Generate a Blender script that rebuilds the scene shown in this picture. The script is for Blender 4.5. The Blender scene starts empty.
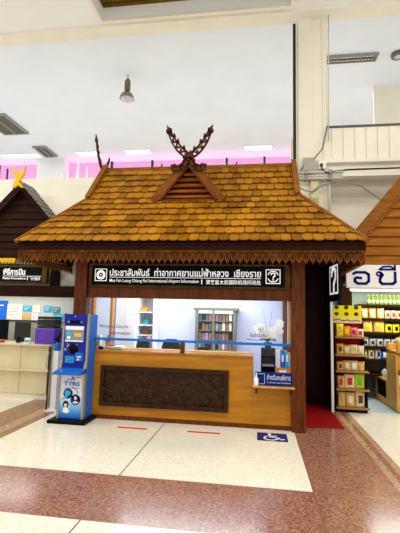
import bpy, bmesh, math, random
from mathutils import Vector, Matrix

# ------------------------------------------------------------------ camera, light, exposure
SC = bpy.context.scene
COL = SC.collection
EYE = Vector((0.0, 0.0, 1.65))

cam_data = bpy.data.cameras.new('camera')
cam = bpy.data.objects.new('camera', cam_data)
COL.objects.link(cam)
cam_data.sensor_fit = 'VERTICAL'
cam_data.sensor_height = 36.0
cam_data.lens = 400.0 / 533.0 * 36.0
cam_data.clip_end = 200
# rows: booth axes (right, depth, up) seen from the camera
ROT = Matrix(((0.989, -0.007, 0.144), (0.142, -0.122, -0.982), (0.025, 0.993, -0.119)))
q = ROT.to_quaternion(); q.normalize()
cam.rotation_mode = 'QUATERNION'
cam.rotation_quaternion = q
cam.location = EYE
SC.camera = cam

world = bpy.data.worlds.new('daylight'); SC.world = world
world.use_nodes = True
bg = world.node_tree.nodes['Background']
bg.inputs[0].default_value = (0.99, 0.99, 0.985, 1)
bg.inputs[1].default_value = 0.85


def area(name, loc, sx, sy, power, color=(1, 1, 1), rot=(0, 0, 0)):
    d = bpy.data.lights.new(name, 'AREA'); d.shape = 'RECTANGLE'
    d.size = sx; d.size_y = sy; d.energy = power; d.color = color
    o = bpy.data.objects.new(name, d); COL.objects.link(o)
    o.location = loc; o.rotation_euler = rot
    return o


PI = math.pi
WARM = (1.0, 0.985, 0.95)
for lx, ly in ((-3.4, 1.0), (1.2, 1.0), (5.0, 3.0), (-7.0, 4.0)):
    area('hall_fill', (lx, ly, 8.5), 1.6, 1.6, 170, WARM)  # unseen area lamps added to light the front of the hall
for lx in (-9.0, -3.5, 2.5):
    area('rear_hall_fill', (lx, 14.0, 9.1), 2.0, 2.0, 130, (0.95, 0.98, 1))  # unseen lamps added over the rear hall to lift its brightness
area('added_uplight', (-4.0, 13.0, 5.3), 18, 5, 88, (0.82, 0.91, 1.0), (PI, 0, 0))  # hidden uplight added to brighten the rear ceiling
area('added_pink_uplight', (-4.0, 18.3, 8.3), 22, 0.3, 95, (1.0, 0.30, 0.72), (math.radians(150), 0, 0))  # hidden pink uplight added to tint the far edge of the ceiling
area('booth_light', (-1.2, 7.4, 2.26), 2.6, 1.0, 58, (0.90, 0.94, 1.0))
area('booth_front_light', (-1.2, 6.55, 2.26), 2.6, 0.2, 8, (0.90, 0.94, 1.0))
area('shop_light', (2.9, 8.2, 2.25), 1.6, 0.8, 42, (1.0, 0.97, 0.9))
area('left_office_light', (-5.6, 7.9, 2.02), 2.4, 0.7, 22, (1.0, 0.97, 0.92))

VS = SC.view_settings
SC.display_settings.display_device = 'sRGB'
VS.view_transform = 'Standard'; VS.look = 'None'; VS.exposure = 0.25; VS.gamma = 1.0
VS.use_curve_mapping = False

# ------------------------------------------------------------------ helpers
random.seed(7)
PI = math.pi
W = {}            # world origin of each linked object, for placing children


def S(r, g, b):
    def f(c):
        c /= 255.0
        return c / 12.92 if c <= 0.04045 else ((c + 0.055) / 1.055) ** 2.4
    return (f(r), f(g), f(b), 1.0)


def mat(name, rgb, rough=0.5, metal=0.0, rgb2=None, scale=6.0, stretch=(1, 1, 1), island=0.0, bump=0.0,
        emit=0.0, coat=0.0, spec=0.06, detail=4.0, lo=0.35, hi=0.65):
    m = bpy.data.materials.new(name); m.use_nodes = True
    nt = m.node_tree; N = nt.nodes; L = nt.links
    b = N['Principled BSDF']
    c1 = S(*rgb)
    b.inputs['Base Color'].default_value = c1
    b.inputs['Roughness'].default_value = rough
    b.inputs['Metallic'].default_value = metal
    b.inputs['Specular IOR Level'].default_value = spec
    b.inputs['Coat Weight'].default_value = coat
    b.inputs['Coat Roughness'].default_value = 0.08
    col = None
    if rgb2 is not None:
        tc = N.new('ShaderNodeTexCoord'); mp = N.new('ShaderNodeMapping'); mp.inputs['Scale'].default_value = stretch
        nz = N.new('ShaderNodeTexNoise'); nz.inputs['Scale'].default_value = scale; nz.inputs['Detail'].default_value = detail
        L.new(tc.outputs['Object'], mp.inputs['Vector']); L.new(mp.outputs[0], nz.inputs['Vector'])
        rp = N.new('ShaderNodeValToRGB')
        rp.color_ramp.elements[0].position = lo; rp.color_ramp.elements[0].color = c1
        rp.color_ramp.elements[1].position = hi; rp.color_ramp.elements[1].color = S(*rgb2)
        fac = nz.outputs['Fac']
        if island:
            g = N.new('ShaderNodeNewGeometry')
            mx = N.new('ShaderNodeMath'); mx.operation = 'MULTIPLY_ADD'
            L.new(g.outputs['Random Per Island'], mx.inputs[0]); mx.inputs[1].default_value = island
            sb = N.new('ShaderNodeMath'); sb.operation = 'SUBTRACT'; sb.inputs[1].default_value = island / 2
            L.new(fac, sb.inputs[0]); L.new(sb.outputs[0], mx.inputs[2]); fac = mx.outputs[0]
        L.new(fac, rp.inputs[0]); L.new(rp.outputs[0], b.inputs['Base Color']); col = rp.outputs[0]
        if bump:
            bp = N.new('ShaderNodeBump'); bp.inputs['Strength'].default_value = bump; bp.inputs['Distance'].default_value = 0.01
            L.new(nz.outputs['Fac'], bp.inputs['Height']); L.new(bp.outputs[0], b.inputs['Normal'])
    if emit:
        b.inputs['Emission Color'].default_value = c1; b.inputs['Emission Strength'].default_value = emit
        if col: L.new(col, b.inputs['Emission Color'])
        if emit > 0.8: b.inputs['Base Color'].default_value = (0.05, 0.05, 0.05, 1)
    return m


def terrazzo(name, base, chip_a, chip_b, rough):
    m = bpy.data.materials.new(name); m.use_nodes = True
    nt = m.node_tree; N = nt.nodes; L = nt.links; b = N['Principled BSDF']
    tc = N.new('ShaderNodeTexCoord')
    vo = N.new('ShaderNodeTexVoronoi'); vo.inputs['Scale'].default_value = 62
    L.new(tc.outputs['Object'], vo.inputs['Vector'])
    sp = N.new('ShaderNodeSeparateColor'); L.new(vo.outputs['Color'], sp.inputs[0])
    rp = N.new('ShaderNodeValToRGB'); rp.color_ramp.interpolation = 'CONSTANT'
    e = rp.color_ramp.elements
    e[0].position = 0; e[0].color = S(*base); e[1].position = 0.62; e[1].color = S(*chip_a)
    x = e.new(0.84); x.color = S(*chip_b)
    L.new(sp.outputs[0], rp.inputs[0])
    nz = N.new('ShaderNodeTexNoise'); nz.inputs['Scale'].default_value = 0.7
    L.new(tc.outputs['Object'], nz.inputs['Vector'])
    mr = N.new('ShaderNodeMapRange'); mr.inputs[3].default_value = 0.94; mr.inputs[4].default_value = 1.05
    L.new(nz.outputs['Fac'], mr.inputs[0])
    mx = N.new('ShaderNodeMix'); mx.data_type = 'RGBA'; mx.blend_type = 'MULTIPLY'; mx.inputs[0].default_value = 1
    L.new(rp.outputs[0], mx.inputs[6]); L.new(mr.outputs[0], mx.inputs[7])
    L.new(mx.outputs[2], b.inputs['Base Color'])
    b.inputs['Roughness'].default_value = rough
    return m


def gradient_print(name, stops, z0, z1):
    """a printed poster whose ink runs from one colour to another along its height"""
    m = bpy.data.materials.new(name); m.use_nodes = True
    nt = m.node_tree; N = nt.nodes; L = nt.links; b = N['Principled BSDF']
    tc = N.new('ShaderNodeTexCoord'); sx = N.new('ShaderNodeSeparateXYZ'); L.new(tc.outputs['Object'], sx.inputs[0])
    mr = N.new('ShaderNodeMapRange'); mr.inputs[1].default_value = z0; mr.inputs[2].default_value = z1
    L.new(sx.outputs[2], mr.inputs[0])
    rp = N.new('ShaderNodeValToRGB'); e = rp.color_ramp.elements
    e[0].position = stops[0][0]; e[0].color = S(*stops[0][1]); e[1].position = stops[-1][0]; e[1].color = S(*stops[-1][1])
    for p, c in stops[1:-1]:
        k = e.new(p); k.color = S(*c)
    L.new(mr.outputs[0], rp.inputs[0]); L.new(rp.outputs[0], b.inputs['Base Color'])
    b.inputs['Roughness'].default_value = 0.3
    return m


def glass_mat():
    m = bpy.data.materials.new('clear_glass'); m.use_nodes = True
    nt = m.node_tree; N = nt.nodes; L = nt.links
    out = N['Material Output']; N.remove(N['Principled BSDF'])
    t = N.new('ShaderNodeBsdfTransparent'); g = N.new('ShaderNodeBsdfGlossy'); g.inputs['Roughness'].default_value = 0.02
    t.inputs[0].default_value = (0.97, 0.985, 0.98, 1)
    fr = N.new('ShaderNodeFresnel'); fr.inputs[0].default_value = 1.35
    mx = N.new('ShaderNodeMixShader')
    L.new(fr.outputs[0], mx.inputs[0]); L.new(t.outputs[0], mx.inputs[1]); L.new(g.outputs[0], mx.inputs[2]); L.new(mx.outputs[0], out.inputs[0])
    return m


class MB:
    """collects pieces of one part, in world coordinates"""
    def __init__(s):
        s.v = []; s.f = []; s.mi = []

    def add(s, vs, fs, mi=0):
        o = len(s.v); s.v += [tuple(p) for p in vs]
        for f in fs:
            s.f.append([o + i for i in f]); s.mi.append(mi)
        return s

    def box(s, x0, x1, y0, y1, z0, z1, mi=0):
        vs = [(x, y, z) for x in (x0, x1) for y in (y0, y1) for z in (z0, z1)]
        return s.add(vs, [(0, 1, 3, 2), (4, 6, 7, 5), (0, 4, 5, 1), (2, 3, 7, 6), (0, 2, 6, 4), (1, 5, 7, 3)], mi)

    def prism(s, poly, axis, a0, a1, mi=0):
        n = len(poly)
        def P(p, a):
            if axis == 'y': return (p[0], a, p[1])
            if axis == 'x': return (a, p[0], p[1])
            return (p[0], p[1], a)
        vs = [P(p, a0) for p in poly] + [P(p, a1) for p in poly]
        fs = [tuple(range(n)), tuple(range(2 * n - 1, n - 1, -1))] + [(i, (i + 1) % n, n + (i + 1) % n, n + i) for i in range(n)]
        return s.add(vs, fs, mi)

    def ring(s, outer, inner, fn, d0, d1, mi=0):
        """plate with a hole: outer and inner loops of equal length mapped by fn(p, d)"""
        n = len(outer)
        vs = [fn(p, d) for d in (d0, d1) for lp in (outer, inner) for p in lp]
        fs = []
        for i in range(n):
            j = (i + 1) % n
            fs += [(i, j, n + j, n + i), (2 * n + i, 3 * n + i, 3 * n + j, 2 * n + j), (i, 2 * n + i, 2 * n + j, j), (n + i, n + j, 3 * n + j, 3 * n + i)]
        return s.add(vs, fs, mi)

    def tube(s, pts, r, n=8, mi=0, caps=True):
        pts = [Vector(p) for p in pts]; m = len(pts)
        rs = r if isinstance(r, (list, tuple)) else [r] * m
        vs = []; fs = []; prev = None
        for i, p in enumerate(pts):
            t = (pts[min(i + 1, m - 1)] - pts[max(i - 1, 0)]).normalized()
            if prev is None:
                a = Vector((0, 0, 1)) if abs(t.z) < 0.9 else Vector((1, 0, 0))
                prev = t.cross(a).normalized()
            u = (prev - t * prev.dot(t)).normalized(); prev = u; w = t.cross(u)
            for k in range(n):
                an = 2 * PI * k / n
                vs.append(p + (u * math.cos(an) + w * math.sin(an)) * rs[i])
        for i in range(m - 1):
            for k in range(n):
                l = (k + 1) % n
                fs.append((i * n + k, i * n + l, (i + 1) * n + l, (i + 1) * n + k))
        if caps:
            fs += [tuple(range(n)), tuple(range(m * n - 1, (m - 1) * n - 1, -1))]
        return s.add(vs, fs, mi)

    def lathe(s, c, prof, n=16, mi=0):
        vs = []; fs = []; m = len(prof)
        for r, z in prof:
            for k in range(n):
                a = 2 * PI * k / n
                vs.append((c[0] + r * math.cos(a), c[1] + r * math.sin(a), c[2] + z))
        for i in range(m - 1):
            for k in range(n):
                l = (k + 1) % n
                fs.append((i * n + k, i * n + l, (i + 1) * n + l, (i + 1) * n + k))
        fs += [tuple(range(n)), tuple(range(m * n - 1, (m - 1) * n - 1, -1))]
        return s.add(vs, fs, mi)

    def ball(s, c, rx, ry, rz, n=10, m=6, mi=0):
        vs = []; fs = []
        for i in range(m + 1):
            t = PI * i / m; rr = max(math.sin(t), 0.02)
            for k in range(n):
                a = 2 * PI * k / n
                vs.append((c[0] + rx * rr * math.cos(a), c[1] + ry * rr * math.sin(a), c[2] + rz * math.cos(t)))
        for i in range(m):
            for k in range(n):
                l = (k + 1) % n
                fs.append((i * n + k, i * n + l, (i + 1) * n + l, (i + 1) * n + k))
        return s.add(vs, fs, mi)

    def board(s, a, b, w, t, up=(0, 0, 1), mi=0):
        """a rectangular bar from a to b, w across, t thick along up"""
        a = Vector(a); b = Vector(b); d = (b - a).normalized(); up = Vector(up)
        sd = d.cross(up).normalized(); u = sd.cross(d).normalized()
        vs = [p + sd * i * w / 2 + u * j * t / 2 for p in (a, b) for i in (-1, 1) for j in (-1, 1)]
        return s.add(vs, [(0, 1, 3, 2), (4, 6, 7, 5), (0, 4, 5, 1), (2, 3, 7, 6), (0, 2, 6, 4), (1, 5, 7, 3)], mi)

    def build(s, name, m, parent=None, bevel=0.0, smooth=False, base=None):
        if parent is not None:
            o0 = W[parent.name]
        else:
            xs = [p[0] for p in s.v]; ys = [p[1] for p in s.v]; zs = [p[2] for p in s.v]
            o0 = Vector(base) if base else Vector(((min(xs) + max(xs)) / 2, (min(ys) + max(ys)) / 2, min(zs)))
        me = bpy.data.meshes.new(name)
        me.from_pydata([(p[0] - o0[0], p[1] - o0[1], p[2] - o0[2]) for p in s.v], [], s.f)
        for k in (m if isinstance(m, (list, tuple)) else [m]): me.materials.append(k)
        me.polygons.foreach_set('material_index', s.mi)
        bm = bmesh.new(); bm.from_mesh(me); bmesh.ops.recalc_face_normals(bm, faces=bm.faces); bm.to_mesh(me); bm.free()
        if smooth:
            me.polygons.foreach_set('use_smooth', [True] * len(me.polygons))
        o = bpy.data.objects.new(name, me); COL.objects.link(o)
        if parent is not None: o.parent = parent
        else: o.location = o0
        W[o.name] = Vector(o0)
        if bevel:
            md = o.modifiers.new('bevel', 'BEVEL'); md.width = bevel; md.segments = 2; md.limit_method = 'ANGLE'
        return o


def bx(*a): return MB().box(*a)


class Flat:
    """thin printed or cut-out shapes laid on a surface: x along U, y along V, raised along N"""
    def __init__(s, O, U=(1, 0, 0), V=(0, 0, 1), N=(0, -1, 0), t=0.003):
        s.O = Vector(O); s.U = Vector(U).normalized(); s.V = Vector(V).normalized(); s.N = Vector(N).normalized(); s.t = t; s.mb = MB()

    def fn(s, p, d): return s.O + s.U * p[0] + s.V * p[1] + s.N * d

    def poly(s, ps, mi=0):
        n = len(ps)
        vs = [s.fn(p, 0) for p in ps] + [s.fn(p, s.t) for p in ps]
        s.mb.add(vs, [tuple(range(n)), tuple(range(2 * n - 1, n - 1, -1))] + [(i, (i + 1) % n, n + (i + 1) % n, n + i) for i in range(n)], mi); return s

    def rect(s, x0, x1, y0, y1, mi=0): return s.poly([(x0, y0), (x1, y0), (x1, y1), (x0, y1)], mi)

    def disc(s, cx, cy, r, ry=None, n=20, mi=0):
        ry = ry or r
        return s.poly([(cx + r * math.cos(2 * PI * k / n), cy + ry * math.sin(2 * PI * k / n)) for k in range(n)], mi)

    def arc(s, cx, cy, r0, r1, a0=0, a1=360, n=24, mi=0):
        for k in range(n):
            a = math.radians(a0 + (a1 - a0) * k / n); b = math.radians(a0 + (a1 - a0) * (k + 1) / n)
            s.poly([(cx + r0 * math.cos(a), cy + r0 * math.sin(a)), (cx + r1 * math.cos(a), cy + r1 * math.sin(a)),
                    (cx + r1 * math.cos(b), cy + r1 * math.sin(b)), (cx + r0 * math.cos(b), cy + r0 * math.sin(b))], mi)
        return s

    def line(s, pts, w, mi=0):
        for a, b in zip(pts, pts[1:]):
            a = Vector(a); b = Vector(b); d = (b - a).normalized(); p = Vector((-d.y, d.x)) * w / 2; e = d * w * 0.3
            s.poly([a - e - p, b + e - p, b + e + p, a - e + p], mi)
        return s

    def frame(s, x0, x1, y0, y1, w, mi=0):
        s.rect(x0, x1, y0, y0 + w, mi); s.rect(x0, x1, y1 - w, y1, mi); s.rect(x0, x0 + w, y0 + w, y1 - w, mi); return s.rect(x1 - w, x1, y0 + w, y1 - w, mi)

    def build(s, *a, **k): return s.mb.build(*a, **k)


def text_flat(F, body, x0, x1, y0, y1, mi=0, fat=0.0, shear=0.0):
    """lettering fitted to a rectangle of the flat surface F"""
    cu = bpy.data.curves.new('lettering', 'FONT'); cu.body = body; cu.size = 1.0; cu.resolution_u = 3; cu.offset = fat; cu.shear = shear
    o = bpy.data.objects.new('lettering', cu); COL.objects.link(o)
    dg = bpy.context.evaluated_depsgraph_get(); dg.update()
    me = bpy.data.meshes.new_from_object(o.evaluated_get(dg))
    if len(me.vertices):
        xs = [v.co.x for v in me.vertices]; ys = [v.co.y for v in me.vertices]
        ax, bx_, ay, by = min(xs), max(xs), min(ys), max(ys)
        vs = [F.fn((x0 + (v.co.x - ax) / (bx_ - ax) * (x1 - x0), y0 + (v.co.y - ay) / (by - ay) * (y1 - y0)), F.t) for v in me.vertices]
        F.mb.add(vs, [tuple(p.vertices) for p in me.polygons], mi)
    bpy.data.objects.remove(o); bpy.data.curves.remove(cu); bpy.data.meshes.remove(me)
    return F


def thing(name, label, cat, loc, group=None):
    o = bpy.data.objects.new(name, None); COL.objects.link(o)
    o.empty_display_size = 0.1; o.location = loc; W[o.name] = Vector(loc)
    return tag(o, label, cat, group)


def tag(o, label, cat, group=None):
    o['label'] = label; o['category'] = cat
    if group: o['group'] = group
    return o


def struct(o): o['kind'] = 'structure'; return o


def copy_to(src, loc, label, rz=None):
    """a copy of a thing, its parts and their sub-parts"""
    def cp(o, par):
        c = o.copy(); COL.objects.link(c)
        if par is not None: c.parent = par
        for ch in [x for x in bpy.data.objects if x.parent == o]: cp(ch, c)
        return c
    r = cp(src, None); r.location = loc; W[r.name] = Vector(loc)
    if rz is not None: r.rotation_euler = (0, 0, rz)
    r['label'] = label
    return r

# ------------------------------------------------------------------ materials
CREAM_WALL = mat('cream_paint', (243, 238, 221), 0.6, rgb2=(238, 232, 213), scale=1.5)
CEIL_WHITE = mat('ceiling_paint', (246, 245, 240), 0.7, rgb2=(242, 241, 235), scale=0.8)
WHITE_PAINT = mat('white_paint', (238, 238, 236), 0.45)
BLUE_WHITE = mat('cool_white_wall', (208, 212, 238), 0.4, rgb2=(202, 207, 233), scale=1.2)
GREY_PANEL = mat('grey_panel', (165, 172, 184), 0.4)
FLOOR_CREAM = terrazzo('cream_terrazzo', (238, 231, 210), (243, 237, 220), (227, 217, 190), 0.12)
FLOOR_BROWN = terrazzo('brown_terrazzo', (146, 98, 78), (170, 124, 104), (112, 68, 52), 0.17)
FLOOR_TAN = terrazzo('tan_terrazzo', (178, 140, 104), (194, 162, 128), (150, 110, 80), 0.16)
BRASS = mat('brass_strip', (170, 130, 80), 0.3, metal=0.6)
SHOP_TILE = mat('pale_blue_tile', (190, 206, 210), 0.25, rgb2=(180, 198, 204), scale=2)
TILE = mat('roof_tile', (122, 76, 14), 0.45, rgb2=(176, 120, 28), scale=2.2, island=0.36, bump=0.15, lo=0.28, hi=0.72)
BOARD = mat('roof_edge_board', (142, 90, 34), 0.45, rgb2=(116, 68, 22), scale=5, stretch=(1, 1, 6))
DARK_WOOD = mat('dark_brown_wood', (46, 20, 8), 0.45, rgb2=(34, 13, 5), scale=5, stretch=(1, 1, 8))
RED_WOOD = mat('reddish_wood', (108, 54, 14), 0.32, rgb2=(82, 36, 9), scale=6, stretch=(4, 4, 0.6), coat=0.08, spec=.1)
LOUVRE_WOOD = mat('louvre_wood', (158, 88, 30), 0.42, rgb2=(122, 62, 18), scale=5, stretch=(0.6, 4, 4))
LACE_WOOD = mat('carved_lace_wood', (124, 72, 24), 0.5, rgb2=(92, 50, 14), scale=9)
CARVED = mat('dark_carved_wood', (60, 34, 11), 0.32, spec=.14, rgb2=(36, 17, 5), scale=14)
FINIAL = mat('finial_wood', (92, 52, 26), 0.5, rgb2=(64, 34, 16), scale=12)
GOLD_WOOD = mat('golden_varnished_wood', (186, 124, 18), 0.3, spec=0.2, rgb2=(164, 102, 11), scale=3.5, stretch=(0.5, 3, 5), coat=0.15)
PALE_WOOD = mat('pale_wood', (206, 160, 84), 0.4, rgb2=(188, 140, 66), scale=4, stretch=(3, 3, 0.7))
PASSAGE_WOOD = mat('dark_red_wood', (58, 18, 8), 0.4, rgb2=(40, 10, 5), scale=4, stretch=(5, 5, 0.5))
SIDING_DARK = mat('dark_siding', (52, 28, 15), 0.55, rgb2=(32, 16, 8), scale=4, stretch=(0.5, 3, 9))
SIDING_BROWN = mat('brown_siding', (158, 98, 30), 0.45, rgb2=(126, 72, 16), scale=4, stretch=(0.5, 3, 9))
YELLOW_GOLD = mat('gold_yellow_paint', (226, 180, 36), 0.4)
BLACK = mat('black_plastic', (12, 12, 13), 0.4)
BLACK_SIGN = mat('black_sign_face', (6, 6, 7), 0.5, spec=.08)
LETTER = mat('white_letter', (245, 245, 245), 0.4, emit=0.35)
SIGN_FRAME = mat('sign_frame_wood', (92, 66, 26), 0.4, rgb2=(70, 48, 18), scale=6)
NAVY = mat('navy_blue', (24, 28, 110), 0.4)
SIGN_BLUE = mat('sign_blue', (22, 36, 104), 0.35)
RAIL_BLUE = mat('blue_rail', (26, 110, 200), 0.35)
KIOSK_BLUE = mat('kiosk_blue', (20, 102, 192), 0.3, spec=.2)
KIOSK_DEEP = mat('kiosk_deep_blue', (14, 36, 146), 0.3, spec=.2)
SILVER = mat('silver_metal', (160, 154, 146), 0.35, metal=0.4)
GREY = mat('grey_metal', (150, 150, 140), 0.45)
DARK_GREY = mat('dark_grey', (58, 58, 56), 0.45)
OLIVE_GREY = mat('vent_grey', (112, 112, 98), 0.5)
CONDUIT = mat('painted_conduit', (206, 202, 186), 0.5)
RED_TAPE = mat('red_tape', (214, 62, 34), 0.5)
CARPET = mat('red_carpet', (150, 18, 14), 0.95, rgb2=(126, 12, 10), scale=60)
PAPER = mat('white_paper', (240, 238, 230), 0.7)
CREAM_TILE = mat('cream_tile', (222, 210, 170), 0.3, rgb2=(212, 198, 156), scale=2)
PURPLE = mat('purple_plastic', (106, 70, 184), 0.4)
CYAN = mat('cyan_print', (60, 176, 206), 0.5)
TEAL = mat('teal_print', (48, 150, 160), 0.5)
BLUE_PRINT = mat('blue_print', (40, 110, 220), 0.5)
GREEN = mat('leaf_green', (70, 110, 40), 0.5, rgb2=(44, 84, 26), scale=20)
PETAL = mat('white_petal', (244, 240, 226), 0.6)
PETAL_PURPLE = mat('purple_petal', (150, 90, 190), 0.6)
ORANGE = mat('orange_card', (232, 140, 44), 0.5)
YELLOW = mat('yellow_card', (238, 224, 30), 0.5)
KRAFT = mat('kraft_bag', (214, 170, 88), 0.5, rgb2=(226, 190, 116), scale=9)
CREAM_BAG = mat('cream_bag', (236, 222, 180), 0.45, rgb2=(222, 200, 150), scale=12)
RED_PRINT = mat('red_print', (196, 50, 36), 0.45)
GREEN_PRINT = mat('green_print', (120, 170, 50), 0.45)
PINK_PRINT = mat('pink_print', (226, 128, 140), 0.45)
BROWN_PRINT = mat('brown_print', (112, 62, 30), 0.5)
LIME = mat('lime_plastic', (190, 208, 60), 0.35)
CLEAR_BAG = mat('clear_bag', (214, 216, 204), 0.25, rgb2=(160, 168, 160), scale=25)
RACK_RED = mat('rack_red', (150, 20, 14), 0.45)
PINK_PANE = mat('pink_lit_glass', (228, 158, 208), 0.3, emit=0.95)
LIGHT_PANEL = mat('lit_panel', (255, 255, 250), 0.4, emit=1.3)
TUBE_LIGHT = mat('lit_tube', (250, 252, 255), 0.4, emit=3.0)
RECESS = mat('recess_wood', (116, 92, 26), 0.6, rgb2=(94, 74, 16), scale=6)
SCREEN = mat('kiosk_screen', (116, 122, 140), 0.2, emit=0.25)
GLASS = glass_mat()
REFLECTOR = mat('lamp_glass', (226, 216, 208), 0.15, rgb2=(190, 180, 176), scale=20)
BOOK_MATS = [mat('book_' + n, c, 0.5) for n, c in (('white', (206, 204, 206)), ('rose', (160, 112, 112)), ('tan', (128, 104, 78)), ('slate', (88, 94, 116)), ('dark', (40, 34, 32)), ('lilac', (150, 146, 184)))]
SKIN_PRINT = mat('face_print', (236, 200, 176), 0.5)
BLACK_LETTER = mat('dark_letter', (30, 28, 40), 0.5)
VIOLET_LETTER = mat('violet_letter', (70, 64, 140), 0.5)

# ------------------------------------------------------------------ floor
xs = [-14, -4.12, -3.6, -3.43, -3.28, -1.397, -1.383, 0.53, 0.546, 1.36, 1.44, 1.51, 1.59, 9]
ys = [-4, 3.245, 3.257, 4.143, 4.157, 7.62, 20]
fm = MB()
MATS = [FLOOR_CREAM, FLOOR_BROWN, FLOOR_TAN, BRASS]
for i in range(len(xs) - 1):
    for j in range(len(ys) - 1):
        x = (xs[i] + xs[i + 1]) / 2; y = (ys[j] + ys[j + 1]) / 2
        if -4.12 < x < -3.6 or -3.43 < x < -3.28: k = 1
        elif -3.6 < x < -3.43: k = 2
        elif 0.53 < x < 1.36 or 1.44 < x < 1.51: k = 1
        elif 1.36 < x < 1.59: k = 2
        else: k = 0
        if 3.24 < y < 4.16 and x < 1.36: k = 1
        if -1.4 < x < -1.38 or (0.53 < x < 0.546 and y < 8): k = 3
        if (3.24 < y < 3.26 or 4.14 < y < 4.16) and x < 1.36: k = 3
        fm.add([(xs[i], ys[j], 0), (xs[i + 1], ys[j], 0), (xs[i + 1], ys[j + 1], 0), (xs[i], ys[j + 1], 0)], [(0, 1, 2, 3)], k)
struct(fm.build('floor', MATS, base=(0, 0, 0)))
struct(bx(1.62, 7, 7.66, 9.3, 0.0, 0.012).build('floor_shop', SHOP_TILE))

# ------------------------------------------------------------------ ceilings and hall structure
cm = MB()
cm.box(-14, -3.75, -4, 8.6, 8.65, 8.95); cm.box(0.68, 9, -4, 8.6, 8.65, 8.95)
cm.box(-3.75, 0.68, 8.4, 8.6, 8.65, 8.95); cm.box(-3.75, 0.68, -4, 3.5, 8.65, 8.95)
struct(cm.build('ceiling_front', CEIL_WHITE))
rm = MB()
rm.box(-3.9, 0.85, 3.4, 8.5, 8.98, 9.05)
for k in range(34):
    y = 3.5 + k * 0.145
    rm.box(-3.74, 0.67, y, y + 0.09, 8.93, 8.98)
struct(rm.build('ceiling_recess', RECESS))
tm = MB(); tm.box(-3.83, -3.75, 3.42, 8.48, 8.58, 8.66); tm.box(0.68, 0.76, 3.42, 8.48, 8.58, 8.66); tm.box(-3.75, 0.68, 8.4, 8.48, 8.58, 8.66); tm.box(-3.75, 0.68, 3.42, 3.5, 8.58, 8.66)
struct(tm.build('trim_1', CREAM_WALL, bevel=0.01))
struct(bx(-14, 9, 8.6, 8.98, 8.6, 9.4).build('beam', CREAM_WALL))
struct(bx(-16, 9, 8.98, 19.6, 9.2, 9.35).build('ceiling_rear', mat('ceiling_bounce_offset', (234, 240, 248), 0.7, rgb2=(229, 236, 245), scale=0.8)))  # bluish colour offsets the warm floor bounce, not a separate paint
struct(bx(3.66, 9, 12.9, 12.94, 5.0, 9.2).build('wall_bulkhead', CREAM_WALL))
# far wall with pink lit windows
struct(bx(-16, 9, 18.6, 18.8, 0, 8.3).build('wall_far', CREAM_WALL))
edges = [-16, -13.6, -11.3, -9.2, -7.4, -5.3, -3.2, -1.6, 0.2, 2.4, 5.5, 9]
for i in range(len(edges) - 1):
    a, b = edges[i], edges[i + 1]
    w = thing('window_%d' % (i + 1), '', '', ((a + b) / 2, 18.6, 8.3)); del w['label']; del w['category']; struct(w)
    bx(a + 0.08, b - 0.08, 18.62, 18.65, 8.3, 9.2).build('pane', PINK_PANE, w)
    f = MB(); f.box(a, a + 0.1, 18.52, 18.7, 8.3, 9.2)
    if i % 2: f.box(a + 0.5, a + 0.56, 18.55, 18.65, 8.3, 9.0)
    f.build('frame', DARK_GREY if i != 3 else WHITE_PAINT, w)
struct(bx(-11.0, -9.55, 17.9, 18.4, 0, 9.2).build('column_rear', WHITE_PAINT))
# upper wall behind the shops
struct(bx(-16, 0.75, 9.0, 9.15, 0, 4.93).build('wall_left', CREAM_WALL))
struct(bx(0.75, 9, 9.35, 9.5, 0, 5.9).build('wall_right', CREAM_WALL))
# tall column, with a shallow step on its face
pm = MB(); pm.box(0.85, 1.53, 8.9, 9.3, 2.8, 9.2); pm.box(0.87, 1.19, 8.86, 8.9, 2.8, 9.2); pm.box(1.42, 1.51, 8.87, 8.9, 2.8, 9.2)
struct(pm.build('column_front', CREAM_WALL, bevel=0.008))
# panelled upstand and ledges right of the column
um = MB(); um.box(1.5, 9, 8.95, 9.35, 5.12, 5.9)
for k in range(24):
    x = 1.62 + k * 0.245
    um.box(x, x + 0.225, 8.925, 8.95, 5.13, 5.89)
struct(um.build('wall_upstand', CREAM_WALL, bevel=0.006))
lm = MB(); lm.box(1.3, 9, 8.78, 9.35, 5.04, 5.12); lm.box(1.5, 9, 8.9, 9.35, 4.86, 5.04); lm.box(1.4, 9, 8.72, 8.95, 4.7, 4.8)
struct(lm.build('trim_2', CREAM_WALL, bevel=0.01))

tag(MB().tube([(1.45, 8.92, 5.93), (9, 8.92, 5.93)], 0.03).build('pipe', OLIVE_GREY, smooth=True), 'grey pipe along the top edge of the cream panelled upstand', 'pipe')
tag(MB().tube([(0.79, 8.83, 4.55), (0.79, 8.83, 8.45)], 0.035).build('pipe', DARK_GREY, smooth=True), 'dark vertical pipe on the left edge of the tall column', 'pipe')
tag(MB().tube([(1.52, 8.8, 5.55), (1.57, 8.82, 9.0)], 0.014).build('cable', CONDUIT, smooth=True), 'thin upright cable on the right edge of the tall column', 'cable')
tag(MB().tube([(0.82, 8.8, 4.75), (1.0, 8.72, 5.0), (1.2, 8.72, 5.12), (1.38, 8.74, 5.35), (1.5, 8.8, 5.9)], 0.016).build('cable', OLIVE_GREY, smooth=True), 'loose grey cable looping over the junction box on column', 'cable')
jb = thing('junction_box', 'grey junction box on the column above the tiled roof', 'electrical box', (1.1, 8.8, 4.88))
bx(0.97, 1.23, 8.72, 8.86, 4.84, 5.16).build('body', CONDUIT, jb, bevel=0.01); bx(0.985, 1.215, 8.705, 8.72, 4.86, 5.14).build('lid', mat('box_lid', (172, 168, 152), .5), jb)
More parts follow.
